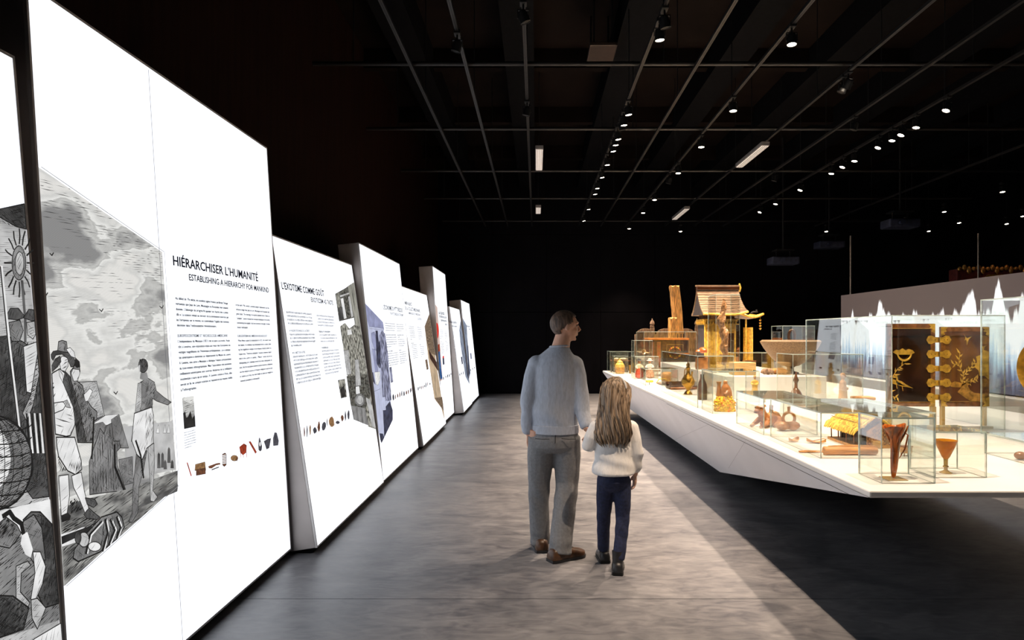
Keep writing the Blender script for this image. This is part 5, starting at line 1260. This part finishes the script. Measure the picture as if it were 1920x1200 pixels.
# big hanging bowl and ring
t = thing('large_bowl', 'large round-bottomed wooden bowl on a dark foot', 'bowl', (3.13, 8.40, 1.119))
prof = [(.04, .085), (.10, .098), (.16, .135), (.22, .190), (.275, .255), (.32, .320), (.35, .375), (.358, .395)]
MB().lathe(prof+[(.35, .398)]+[(r*.93, z+.018) for r, z in reversed(prof)], 44, cap=True).build('bowl_shell', M('bowl_wood', (.26, .17, .085), .6, var=.22, scale=60, bump=.3), t, smooth=50)
MB().lathe([(.10, 0), (.10, .015), (.045, .03), (.04, .075), (.07, .095)], 20).build('bowl_foot', DWOOD, t, smooth=40)
t = thing('ring_sculpture', 'dark polished ring sculpture on a pale plinth', 'sculpture', (3.56, 9.5, Z))
MB().box(-.10, .10, -.10, .10, 0, .62).build('ring_plinth', WHITE, t, bevel=.004)
pts = [(.042*math.cos(a_), 0, .715+.085*math.sin(a_)) for a_ in [2*PI*i/20 for i in range(21)]]
MB().tube(pts, .020, 10).build('ring', M('dark_bronze', (.12, .06, .035), .25, .4, var=.3), t, smooth=60)
MB().ell((0, 0, .63), (.06, .04, .02), 12, 6).build('ring_base', M('dark_bronze', 0), t, smooth=60)
for (x, w_, h, m_, lb) in ((2.72, .16, .09, MWOOD, 'plain brown wooden box in the low case on the riser'), (2.90, .14, .11, LACQB, 'darker lidded box in the low case on the riser')):
    t = thing('wooden_box', lb, 'box', (x, 9.28, 1.119)); MB().box(-w_/2, w_/2, -.06, .06, 0, h).build('box_body', m_, t, bevel=.004); MB().box(-w_/2-.004, w_/2+.004, -.064, .064, h, h+.02).build('lid', m_, t, bevel=.004)
for (x, y, s_, lb) in ((2.76, 8.15, .06, 'small rough brown lump in front of the low boxes'), (2.92, 8.22, .085, 'long rough ochre bundle in front of the low boxes')):
    t = thing('fibre_bundle', lb, 'bundle', (x, y, 1.124)); remesh(MB().ell((0, 0, .035), (s_*1.3, .05, .035)).ell((s_*.6, .0, .03), (s_*.7, .04, .03)), 'fibre_mass', OLDW if s_ < .07 else OCHW, t, .008, 2, .012, 40)

# lacquer doors with gold decoration
def leafpoly(x, z, ang, L, w_): 
    c, s_ = math.cos(ang), math.sin(ang); return [(x+a_*c-b_*s_, z+a_*s_+b_*c) for a_, b_ in ((0, 0), (L*.35, w_), (L, 0), (L*.35, -w_))]
RX = Matrix.Rotation(R(90), 4, 'X')
t = thing('lacquer_doors', 'pair of dark lacquer doors with gold hinges and painted birds', 'lacquer doors', (3.185, 5.40, 1.03))
# left leaf: x -.43..-.03 ; right leaf: x .01...45 ; built in x,z then stood up
lf = MB().box(-.415, -.034, -.012, .012, 0, .655).build('left_leaf', LACQ, t, bevel=.004)
rf = MB().box(.008, .392, -.052, -.028, .0, .63, T=Matrix.Translation((0, .04, 0))).build('right_leaf', LACQB, t, bevel=.004)
def frame(p, x0, x1, z0, z1, y, m, w_=.02, nm='gold_border'):
    MB().box(x0, x1, y-.003, y, z0, z0+w_).box(x0, x1, y-.003, y, z1-w_, z1).box(x0, x0+w_, y-.003, y, z0+w_, z1-w_).box(x1-w_, x1, y-.003, y, z0+w_, z1-w_).build(nm, m, p)
LB = M('border_lacquer', (.34, .15, .05), .25, var=.4, scale=30, coat=.4)
frame(lf, -.413, -.036, .002, .653, -.0125, LB, .035, 'lacquer_border'); frame(rf, .01, .39, .002, .628, -.0125, LB, .035, 'lacquer_border')
GL = GILTP
def gold(p, polys, y, nm, m=GL):
    mb = MB(); polys = [[(max(a_, -.412), b_) for a_, b_ in q_] for q_ in polys]
    for q_ in polys: mb.prism(q_, -.001, .001, T=Matrix.Translation((0, y, 0)) @ RX)
    return mb.build(nm, m, p)
mb_ = [[(-.378, .615), (-.075, .615), (-.075, .619), (-.378, .619)], [(-.378, .035), (-.075, .035), (-.075, .039), (-.378, .039)]]
gold(lf, mb_, -.0145, 'gold_line'); gold(rf, [[(.05, .04), (.36, .04), (.36, .043), (.05, .043)]], -.0145, 'gold_line')
for x0, z0, sx, sz, p in ((-.036, .653, -1, -1, lf), (-.036, .002, -1, 1, lf), (.01, .628, 1, -1, rf), (.39, .628, -1, -1, rf), (.39, .002, -1, 1, rf), (.01, .002, 1, 1, rf)):
    gold(p, [[(x0, z0), (x0+sx*.055, z0), (x0+sx*.035, z0+sz*.02), (x0+sx*.045, z0+sz*.035), (x0+sx*.02, z0+sz*.04), (x0+sx*.03, z0+sz*.06), (x0, z0+sz*.075)][::(1 if sx*sz > 0 else -1)]], -.0158, 'corner_mount', GILT)
for k in range(5):                                             # five strap hinges across the gap
    z0 = .075+k*.113
    h_ = [(-.108, z0), (-.092, z0+.03), (-.070, z0+.034), (-.045, z0+.022), (.02, z0+.020), (.045, z0+.034), (.07, z0+.03), (.088, z0), (.07, z0-.03), (.045, z0-.034), (.02, z0-.020), (-.045, z0-.022), (-.070, z0-.034), (-.092, z0-.03)]
    hp_ = MB().prism(h_, -.0025, .0025, T=Matrix.Translation((0, -.020, 0)) @ RX).build('strap_hinge', GILT, t)
    for x in (-.07, -.04, .03, .055): MB().ell((x, -.0235, z0), .004, 8, 5).build('hinge_rivet', BRASS, hp_)
    MB().tube([(-.012, -.026, z0-.02), (-.012, -.026, z0+.02)], .007, 8).build('hinge_barrel', BRASS, hp_)
# handle
pl = MB().prism([(-.37, .43), (-.345, .45), (-.32, .445), (-.295, .46), (-.27, .445), (-.245, .455), (-.215, .445), (-.20, .425), (-.23, .41), (-.34, .41)], -.002, .002, T=Matrix.Translation((0, -.0165, 0)) @ RX).build('handle_plate', GILT, lf)
MB().tube([(-.285+.055*math.cos(a_), -.026, .425+.06*math.sin(a_)) for a_ in [R(180+i*18) for i in range(11)]], [.004, .006, .007, .008, .009, .009, .009, .008, .007, .006, .004], 8).build('bail_handle', GILT, pl, smooth=60)
polys = []
def branch(pts, n, L, seed, w_=.007):
    rn = random.Random(seed); out = []
    for i in range(len(pts)-1):
        a_, b_ = V(pts[i]), V(pts[i+1]); d_ = (b_-a_); nn = V((-d_.y, d_.x)).normalized()*.0022
        out.append([tuple(a_-nn), tuple(b_-nn), tuple(b_+nn), tuple(a_+nn)])
        for k in range(n):
            p = a_+d_*(k+.5)/n; an = math.atan2(d_.y, d_.x)+(1 if k % 2 else -1)*rn.uniform(.5, 1.1); out.append(leafpoly(p.x, p.y, an, L*rn.uniform(.7, 1.2), w_))
    return out
polys += branch([(-.40, .16), (-.37, .24), (-.33, .30), (-.27, .345)], 3, .05, 1); polys += branch([(-.40, .10), (-.38, .20), (-.40, .30)], 3, .045, 2)
gold(lf, polys, -.0145, 'painted_branch')
def bird(x, z, s_, f=1): return [[(x+a_*s_*f, z+b_*s_) for a_, b_ in ((-.6, .35), (-.5, .55), (-.35, .5), (-.3, .2), (0, .1), (.35, -.15), (.9, -.45), (.4, -.35), (.0, -.3), (-.3, -.2), (-.45, .05), (-.42, .35))][::(1 if f > 0 else -1)], [(x+a_*s_*f, z+b_*s_) for a_, b_ in ((.02, -.3), (.06, -.3), (.12, -.65), (.08, -.65))][::(1 if f > 0 else -1)]]
gold(lf, bird(-.30, .19, .10)+bird(-.345, .20, .09), -.0148, 'painted_bird', GILT)
gold(lf, branch([(-.37, .08), (-.33, .07)], 3, .03, 5), -.0145, 'painted_tuft')
gold(rf, branch([(.17, .15), (.19, .25), (.15, .33), (.16, .43)], 4, .045, 8)+branch([(.19, .25), (.24, .30), (.28, .36)], 4, .04, 9)+branch([(.18, .20), (.25, .20), (.30, .22)], 4, .04, 10)+branch([(.15, .33), (.10, .34)], 3, .04, 11), -.0145, 'painted_tree')
def swallow(x, z, s_): return [[(x+a_*s_, z+b_*s_) for a_, b_ in ((-.5, .6), (-.1, .1), (.6, .35), (.15, -.1), (-.1, -.9), (-.2, -.1), (-.45, -.25), (-.3, .1))]]
gold(rf, swallow(.22, .535, .055)+swallow(.345, .47, .05), -.0145, 'painted_swallow')
gold(rf, [[(.06, .17), (.12, .20), (.18, .185), (.26, .20), (.22, .165), (.24, .13), (.27, .11), (.385, .095), (.385, .035), (.25, .04), (.20, .07), (.14, .115), (.17, .15), (.10, .155)]], -.0145, 'painted_bank', M('gold_wash', (.75, .42, .10), .4, .3, var=.4, scale=30))
ep = []
for k in range(10):
    a_ = R(90+k*20); ep.append((.385+.115*math.cos(a_)*(1 if k % 2 else .8), .335+.12*math.sin(a_)*(1 if k % 2 else .82)))
gold(rf, [ep], -.016, 'lock_plate', GILT)
for x in (-.40, -.05): MB().box(x-.012, x+.02, -.02, .02, -.17, 0).build('foot_block', PALEG, t)
for x in (.03, .36): MB().box(x-.012, x+.012, -.015, .02, -.17, 0).build('foot_block', PALEG, t)
MB().box(-.415, .40, -.05, .06, -.17, -.15).build('mount_board', WHITE, t)
# gold disc, ladle, tray
t = thing('gold_disc', 'big golden disc on a stand in the tall case', 'disc', (3.565, 4.75, Z))
MB().lathe([(.02, -.012), (.21, -.008), (.222, 0), (.21, .008), (.10, .014), (.06, .022), (.01, .026)], 48, T=Matrix.Translation((0, 0, .51)) @ RX).build('disc_plate', M('gold_leaf', (.92, .52, .08), .35, .5, var=.25, scale=18), t, smooth=50)
MB().tube([(0, .03, .0), (0, .03, .5)], .008, 8).box(-.08, .08, -.05, .08, 0, .012).build('disc_stand', BLACKM, t)
t = thing('wooden_ladle', 'brown wooden ladle with a pale handle', 'ladle', (2.90, 4.02, Z), R(-4))
MB().ell((-.045, 0, .026), (.034, .03, .024), 16, 10).build('ladle_bowl', M('ladle_brown', (.36, .14, .04), .25, var=.3, coat=.4), t, smooth=60)
MB().tube([(-.015, 0, .018), (.02, 0, .012), (.05, 0, .016), (.08, 0, .018)], [.012, .010, .014, .010], 10).build('ladle_neck', M('ladle_brown', 0), t, smooth=60)
MB().tube([(.07, 0, .018), (.14, .0, .02), (.24, .01, .02)], [.009, .011, .008], 10).build('ladle_handle', M('pale_handle', (.75, .52, .22), .4), t, smooth=60)
t = thing('woven_tray', 'small woven ochre tray on a thin white stand', 'tray', (2.92, 6.1, Z))
MB().box(-.02, .02, -.05, .05, 0, .15).box(-.06, .06, -.07, .07, .15, .158).build('tray_stand', WHITE, t)
MB().box(-.085, .085, -.07, .07, .158, .185).build('tray_body', M('woven_mat', 0), t, bevel=.008)

M = _M

# ------------------------------------------------------------ the two visitors
SKIN = M('skin', (.62, .34, .23), .5, var=.08, scale=20, sss=.1)
SKIN2 = M('skin_child', (.70, .42, .30), .5, var=.06, scale=20, sss=.1)
KNIT = M('grey_knit', (.44, .48, .56), .9, var=.08, scale=90, stretch=(1, 1, .25), bump=.25)
TROU = M('grey_trouser_cloth', (.20, .205, .215), .85, var=.10, scale=60, bump=.15)
NAVY = M('navy_cloth', (.012, .018, .055), .85, var=.25, scale=60, bump=.15)
WKNIT = M('white_knit', (.78, .77, .76), .9, var=.05, scale=80, stretch=(1, 1, .3), bump=.2)
HAIRM = M('short_brown_hair', (.10, .062, .042), .6, var=.5, scale=60, stretch=(1, 1, .3), bump=.5)
HAIRG = M('long_brown_hair', (.19, .125, .075), .45, var=.55, scale=26, stretch=(3, 3, .12), bump=.5, col2=(.46, .33, .22))
SHOE = M('brown_leather', (.07, .032, .014), .35, var=.3, scale=30); BOOT = M('black_leather', (.012, .012, .014), .4, var=.3)
EYE_ = M('eye_dark', (.02, .015, .012), .2)

def head_shapes(mb, c, s, yaw, tilt=0.0):
    """a head with brow, nose, lips, chin, cheeks and ears; face along +y before the turn"""
    T = Matrix.Translation(c) @ Matrix.Rotation(yaw, 4, 'Z') @ Matrix.Rotation(tilt, 4, 'X') @ Matrix.Scale(s, 4)
    mb.ell((0, -.010, .022), (.076, .095, .088), 20, 14, T)               # skull
    mb.ell((0, .028, -.022), (.060, .062, .070), 18, 12, T)               # face
    mb.ell((0, .045, -.072), (.034, .034, .028), 14, 8, T)                # jaw
    mb.ell((0, .073, -.083), (.017, .014, .014), 10, 6, T)                # chin
    mb.tube([(0, .084, .022), (0, .097, .000), (0, .108, -.019)], [.008, .010, .013], 8, T=T)   # nose
    mb.ell((0, .098, -.024), (.015, .012, .008), 10, 6, T)
    for sx in (-1, 1):
        mb.tube([(sx*.008, .083, .032), (sx*.030, .080, .036), (sx*.050, .062, .030)], [.008, .010, .008], 8, T=T)   # brow
        mb.ell((sx*.036, .058, -.022), (.022, .022, .020), 10, 8, T)      # cheek
        mb.ell((sx*.076, -.006, .000), (.009, .018, .031), 10, 8, T)      # ear
        mb.ell((sx*.074, .002, -.024), (.007, .010, .010), 8, 6, T)
    mb.ell((0, .087, -.044), (.021, .010, .006), 10, 6, T); mb.ell((0, .085, -.055), (.018, .010, .006), 10, 6, T)   # lips
    return T
def hand(mb, w, d, side, palm, s=1.0, curl=.5):
    """palm and five unequal fingers: w wrist, d finger direction, side thumb direction, palm the way the palm faces"""
    d = V(d).normalized(); palm = V(palm); palm = (palm-d*palm.dot(d)).normalized(); sd = V(side); sd = (sd-d*sd.dot(d)-palm*sd.dot(palm)).normalized(); w = V(w)
    B = Matrix(((sd.x, d.x, palm.x, w.x), (sd.y, d.y, palm.y, w.y), (sd.z, d.z, palm.z, w.z), (0, 0, 0, 1))) @ Matrix.Scale(s, 4)
    mb.tube([(0, -.02, 0), (0, .02, 0), (0, .055, 0), (.0, .085, .002)], [.026, .034, .040, .036], 12, T=B, sq=.42)
    for i, (x, L, r) in enumerate(((.028, .072, .0085), (.010, .082, .009), (-.009, .076, .0085), (-.027, .058, .0075))):
        c1, c2, c3 = curl*.5, curl*1.2, curl*1.9; p = V((x, .082, .0)); pts = [V((x*.9, .06, 0)), p]
        for a_, f in ((c1, .45), (c2, .32), (c3, .23)): p = p+V((x*.03, math.cos(a_), math.sin(a_)))*L*f; pts.append(p)
        mb.tube(pts, [r*1.05, r*1.05, r, r*.92, r*.72], 8, T=B)
    mb.tube([(.018, .015, .006), (.040, .040, .014), (.050, .066, .022), (.048, .088, .032)], [.014, .0125, .010, .0075], 8, T=B)
def shoe(parent, p, yaw, L, w_, h, mat, sole, laces=True, ankle=0.0):
    T = Matrix.Translation(p) @ Matrix.Rotation(yaw, 4, 'Z'); t_ = None
    prof = [(-.5, .36, .62), (-.42, .46, .9), (-.25, .46, 1.0), (-.05, .44, .92), (.12, .50, .72), (.30, .52, .55), (.42, .44, .45), (.5, .22, .32)]
    rs = []
    for u, hw, hh in prof:
        rs.append([T @ V((w_*hw*x_, L*u, .018+h*hh*z_)) for x_, z_ in ((-1, 0), (-1.02, .4), (-.85, .78), (-.45, .98), (0, 1.0), (.45, .98), (.85, .78), (1.02, .4), (1, 0), (0, 0))])
    up = MB().rings(rs).build('shoe', mat, parent, smooth=60)
    so = []
    for u, hw, hh in prof: so.append([T @ V((w_*(hw+.04)*x_, L*u*1.02, z_)) for x_, z_ in ((-1, .0), (-1, .02), (1, .02), (1, .0))])
    MB().rings(so).build('sole', sole, up, smooth=40)
    if laces:
        for k in range(4): MB().tube([T @ V((-.022, L*(.0+.055*k), .02+h*(.93-.13*k))), T @ V((0, L*(.01+.055*k), .03+h*(.96-.13*k))), T @ V((.022, L*(.0+.055*k), .02+h*(.93-.13*k)))], .0025, 5).build('lace', sole, up)
    if ankle: MB().tube([T @ V((0, -L*.26, .05)), T @ V((0, -L*.25, h)), T @ V((0, -L*.24, ankle))], [w_*.46, w_*.46, w_*.50], 14).build('boot_shaft', mat, up, smooth=60)

# --- the man: walks away, looks to his right
man = thing('person', 'man in a grey-blue sweater and grey trousers walking, head turned sideways', 'person', (.115, 4.95, 0))
HJ = V((.250, -.19, .875))                                     # where the two hands meet, in the man's own space
body = MB()
HT = head_shapes(body, (.10, .0, 1.655), 1.0, R(-78), R(-4))
body.tube([(.055, .0, 1.44), (.062, .0, 1.50), (.082, .0, 1.585), (.095, .0, 1.63)], [.085, .066, .058, .056], 16)
body.erings([(0.02, 0, .90, .13, .09), (0.02, 0, 1.10, .14, .09), (.03, 0, 1.30, .16, .10), (.04, 0, 1.44, .13, .08), (.05, 0, 1.49, .06, .06)])
body.tube([(-.115, 0, 1.39), (-.16, -.03, 1.15), (-.172, .0, .92), (-.17, .02, .875)], [.05, .04, .030, .026], 10)
hand(body, (-.17, .022, .875), (.03, .08, -1), (.3, 1, 0), (1, -.2, 0), .98, .45)
body.tube([(.165, 0, 1.39), (.205, -.05, 1.15), (.235, -.12, .97), (.246, -.16, .93)], [.05, .04, .030, .026], 10)
hand(body, (.252, -.165, .925), (.02, -.35, -1), (-.2, 1, .1), (1, .1, 0), .98, .9)
for x, y, kx, ky, ax, ay in ((-.085, .0, -.095, .10, -.085, .15), (.095, 0, .10, .05, .075, -.095)): body.tube([(x, y, .92), (kx, ky, .50), (ax, ay, .10)], [.085, .06, .045], 12)
remesh(body, 'body', SKIN, man, .0055, 3)
for sx in (-1, 1): MB().ell((sx*.031, .074, .015), (.014, .010, .008), 10, 6, HT).build('eye', EYE_, man)
# cropped hair
hb = MB(); nu, nv = 40, 24; vs = []; fs = []
for j in range(nv+1):
    th = -PI/2+PI*j/nv
    for i in range(nu):
        ph = 2*PI*i/nu; r = 1.055+.03*noise.noise(V((9*math.cos(ph)*math.cos(th), 9*math.sin(ph)*math.cos(th), 9*math.sin(th))))
        vs.append(V((.076*r*math.cos(th)*math.cos(ph), -.012+.097*r*math.cos(th)*math.sin(ph), .022+.090*r*math.sin(th))))
for j in range(nv):
    for i in range(nu):
        q_ = (j*nu+i, j*nu+(i+1) % nu, (j+1)*nu+(i+1) % nu, (j+1)*nu+i); c = sum((vs[k] for k in q_), V())/4
        front = .048+.02*math.cos(c.x*40)
        if (c.y < front and c.z > -.005+(c.y+.02)*.9 and c.z > -.06) or (c.z > .075 and c.y < .055): fs.append(q_)
        elif c.y < -.045 and c.z > -.062: fs.append(q_)
hair = MB().add([HT @ v for v in vs], fs).build('short_hair', HAIRM, man, smooth=60)
m = hair.modifiers.new('s', 'SOLIDIFY'); m.thickness = .008; m.offset = -.2
# sweater
sw = MB().erings([(.025, 0, .885, .155, .122), (.025, 0, .90, .168, .134), (.025, 0, .955, .167, .133), (.02, 0, 1.02, .172, .138), (.02, 0, 1.15, .166, .136), (.023, 0, 1.28, .170, .135), (.027, 0, 1.37, .172, .126), (.032, 0, 1.43, .145, .110), (.043, 0, 1.478, .098, .088), (.055, 0, 1.51, .072, .070)])
sw.ell((-.105, 0, 1.385), (.072, .075, .065)).ell((.155, -.005, 1.385), (.072, .075, .065))
sw.tube([(-.110, 0, 1.395), (-.145, -.015, 1.29), (-.168, -.03, 1.15), (-.178, -.01, 1.02), (-.174, .01, .90), (-.173, .014, .885)], [.066, .064, .058, .053, .046, .040], 14)
sw.tube([(.160, 0, 1.395), (.190, -.025, 1.29), (.208, -.05, 1.15), (.225, -.095, 1.03), (.243, -.145, .95), (.245, -.15, .94)], [.066, .062, .056, .051, .045, .038], 14)
def knit(c):
    r = .006*math.sin(c.z*26+c.x*14+3*noise.noise(c*5))*max(0, 1-abs(c.z-1.05)/.3)+.007*noise.noise(V((c.x*7, c.y*7, c.z*3.5)))
    d_ = V((c.x-.02, c.y, 0)); return c+(d_.normalized()*r if d_.length > .02 else V())
sweater = remesh(sw, 'sweater', KNIT, man, .0075, 5, cb=knit)
MB().tube([(.055+.066*math.cos(a_), .064*math.sin(a_), 1.515+.006*math.cos(a_)) for a_ in [2*PI*i/24 for i in range(25)]], .009, 8).build('ribbed_collar', KNIT, sweater, smooth=60)
MB().erings([(.025, 0, .885, .160, .127), (.025, 0, .89, .169, .136), (.025, 0, .945, .170, .136), (.025, 0, .95, .160, .127)], 40).build('ribbed_hem', KNIT, sweater, smooth=60)
# trousers
tr = MB().erings([(.022, 0, .95, .150, .110), (.022, 0, .90, .165, .120), (.02, -.008, .84, .176, .132), (.015, -.008, .79, .172, .128), (.01, 0, .75, .12, .09)])
tr.tube([(-.075, -.002, .86), (-.082, .02, .72), (-.090, .065, .52), (-.095, .105, .33), (-.085, .140, .13), (-.083, .148, .055), (-.083, .150, .045)], [.100, .098, .082, .076, .074, .078, .074], 16)
tr.tube([(.105, -.002, .86), (.110, .015, .72), (.112, .030, .52), (.090, -.030, .33), (.062, -.090, .13), (.056, -.102, .055), (.055, -.104, .045)], [.100, .100, .086, .082, .082, .086, .080], 16)
def folds(c):
    f = .005*noise.noise(V((c.x*11, c.y*11, c.z*6+c.x*8)))+.004*math.sin(c.z*40+c.x*50)*max(0, 1-abs(c.z-.45)/.25)+.004*math.sin(c.z*55)*max(0, 1-abs(c.z-.10)/.1)
    return c+V((.6 if c.x > .01 else -.6, -.8, 0))*f
trousers = remesh(tr, 'trousers', TROU, man, .0075, 5, cb=folds)
for x in (-.07, .115): MB().tube([(x-.05, -.138, .865), (x, -.142, .862), (x+.05, -.136, .862)], .0022, 5).build('pocket_seam', BLACKM, trousers)
MB().tube([(.022, -.128, .90), (.02, -.140, .84), (.015, -.128, .79)], .0025, 5).build('seat_seam', BLACKM, trousers)
shoe(man, (-.083, .185, 0), R(6), .29, .105, .085, SHOE, BOOT); shoe(man, (.105, -.085, 0), R(-58), .29, .105, .085, SHOE, BOOT)

# --- the girl beside him
girl = thing('person', 'girl with long brown hair in a white cardigan and navy trousers', 'person', (.525, 4.62, 0))
gj = V((man.location.x+HJ.x-girl.location.x, man.location.y+HJ.y-girl.location.y, HJ.z))
body = MB(); GT = head_shapes(body, (.015, .01, 1.185), .90, R(-62), R(-6))
body.tube([(0, 0, 1.00), (.003, 0, 1.05), (.010, .0, 1.12)], [.06, .043, .042], 14)
body.erings([(0, 0, .66, .095, .07), (0, 0, .80, .10, .07), (0, 0, .95, .11, .07), (0, 0, 1.02, .07, .05)])
body.tube([(.115, 0, .97), (.150, -.02, .82), (.150, .01, .67), (.148, .02, .645)], [.035, .028, .021, .018], 10)
hand(body, (.148, .022, .645), (-.02, .12, -1), (-.3, 1, 0), (-1, -.2, 0), .72, .6)
body.tube([(-.115, 0, .97), (-.165, .0, .85), (gj.x+.01, gj.y-.05, .835), (gj.x+.006, gj.y-.03, .838)], [.035, .028, .021, .018], 10)
hand(body, (gj.x+.008, gj.y-.032, .838), (-.1, .8, .12), (.1, .1, 1), (-1, -.1, 0), .72, .9)
for pts in (((-.05, 0, .66), (-.055, .10, .38), (-.05, .20, .10)), ((.055, 0, .66), (.060, .03, .38), (.030, -.04, .10))): body.tube(list(pts), [.055, .042, .03], 10)
remesh(body, 'body', SKIN2, girl, .005, 3)
for sx in (-1, 1): MB().ell((sx*.031, .074, .015), (.014, .010, .009), 10, 6, GT).build('eye', EYE_, girl)
# long hair: a full fall over the back with separate locks
hr = MB(); n = 48; rows = []
for z_, cx, cy, rx, ry, gap in ((1.315, .012, -.012, .02, .02, 0), (1.303, .012, -.012, .05, .055, 0), (1.275, .012, -.012, .078, .085, 0), (1.235, .012, -.014, .091, .098, .5), (1.185, .010, -.022, .096, .097, .9), (1.13, .004, -.030, .100, .092, 1.1), (1.07, -.004, -.040, .106, .086, 1.2), (1.00, -.010, -.048, .116, .080, 1.25), (.94, -.014, -.052, .120, .072, 1.3), (.90, -.014, -.054, .108, .062, 1.3), (.875, -.012, -.056, .080, .048, 1.3)):
    r = []
    for k in range(n):
        a_ = -PI/2+(k/(n-1)*2-1)*(PI-gap*.80)      # opens towards the face
        wv = 1+.030*math.sin(k*1.9+z_*5)+.018*math.sin(k*4.3+z_*9)
        yaw = R(-62) if z_ > 1.1 else R(-62)*max(0, (z_-.85)/.25)
        x_, y_ = rx*wv*math.cos(a_), ry*wv*math.sin(a_); r.append(V((cx+x_*math.cos(yaw*.75)-y_*math.sin(yaw*.75), cy+x_*math.sin(yaw*.75)+y_*math.cos(yaw*.75), z_+(.012*math.sin(k*2.3) if z_ < .95 else 0))))
    rows.append(r)
vs = [p for r in rows for p in r]; fs = [(j*n+i, j*n+i+1, (j+1)*n+i+1, (j+1)*n+i) for j in range(len(rows)-1) for i in range(n-1)]
long_hair = MB().add(vs, fs).build('long_hair', HAIRG, girl, smooth=70)
m = long_hair.modifiers.new('sub', 'SUBSURF'); m.levels = m.render_levels = 2
m = long_hair.modifiers.new('s', 'SOLIDIFY'); m.thickness = .022; m.offset = -1
lk = MB(); rn = random.Random(4)
for k in range(70):
    i = rn.randrange(2, n-2); j0 = rn.randrange(2, 6); pts = []
    for j in range(j0, len(rows)):
        p = rows[j][i]; c = sum(rows[j], V())/n; o_ = (p-c); o_.z = 0
        pts.append(p+o_.normalized()*rn.uniform(.001, .005)+V((rn.uniform(-.004, .004), 0, -.015 if j == len(rows)-1 else 0)))
    lk.tube(pts, [.003]+[rn.uniform(.004, .0065)]*(len(pts)-2)+[.0015], 5)
o = lk.build('hair_locks', HAIRG, long_hair, smooth=60); o['kind'] = 'stuff'
MB().tube([V((.012, -.012, 0))+(Matrix.Rotation(R(-62), 4, 'Z') @ V((.093*math.cos(a_), .022, 1.235+.078*math.sin(a_)))) for a_ in [R(5+i*17) for i in range(11)]], .006, 8).build('hair_band', M('pale_band', (.7, .68, .66), .4), long_hair, smooth=60)
# cardigan
cg = MB().erings([(0, 0, .655, .135, .105), (0, 0, .665, .150, .118), (0, 0, .72, .140, .108), (0, 0, .80, .128, .098), (0, 0, .90, .128, .092), (0, 0, .97, .130, .082), (0, 0, 1.01, .10, .066), (0, 0, 1.035, .055, .05)])
cg.ell((.115, 0, .97), (.05, .052, .05)).ell((-.115, 0, .97), (.05, .052, .05))
cg.tube([(.115, 0, .975), (.142, -.012, .89), (.158, -.018, .80), (.155, .005, .70), (.150, .015, .675)], [.050, .047, .042, .036, .032], 12)
cg.tube([(-.115, 0, .975), (-.150, -.006, .90), (-.172, .0, .845), (gj.x+.008, gj.y-.075, .828), (gj.x+.008, gj.y-.055, .832)], [.050, .047, .044, .036, .032], 12)
def knit2(c):
    r = .008*noise.noise(V((c.x*14, c.y*14, c.z*6)))+.004*math.sin(c.z*60+c.x*20)*max(0, 1-abs(c.z-.75)/.15)
    d_ = V((c.x, c.y, 0)); return c+(d_.normalized()*r if d_.length > .02 else V())
remesh(cg, 'cardigan', WKNIT, girl, .0065, 4, cb=knit2)
# trousers and boots
tr = MB().erings([(0, 0, .70, .100, .078), (0, 0, .66, .108, .084), (0, -.004, .61, .112, .090), (0, 0, .57, .10, .075), (0, 0, .54, .06, .05)])
tr.tube([(-.048, 0, .62), (-.055, .035, .50), (-.058, .085, .37), (-.056, .135, .24), (-.050, .185, .10), (-.050, .19, .09)], [.066, .060, .050, .045, .042, .038], 14)
tr.tube([(.052, 0, .62), (.060, .008, .50), (.064, .020, .37), (.052, -.005, .24), (.030, -.045, .10), (.028, -.047, .09)], [.066, .060, .050, .045, .042, .038], 14)
def folds2(c):
    f = .005*noise.noise(V((c.x*16, c.y*16, c.z*9)))+.003*math.sin(c.z*60+c.x*60)*max(0, 1-abs(c.z-.3)/.22); return c+V((.5 if c.x > 0 else -.5, -.8, 0))*f
remesh(tr, 'trousers', NAVY, girl, .006, 4, cb=folds2)
shoe(girl, (-.048, .245, 0), R(4), .21, .078, .07, BOOT, BLACKM, True, .15); shoe(girl, (.030, .005, 0), R(-8), .21, .078, .07, BOOT, BLACKM, True, .15)
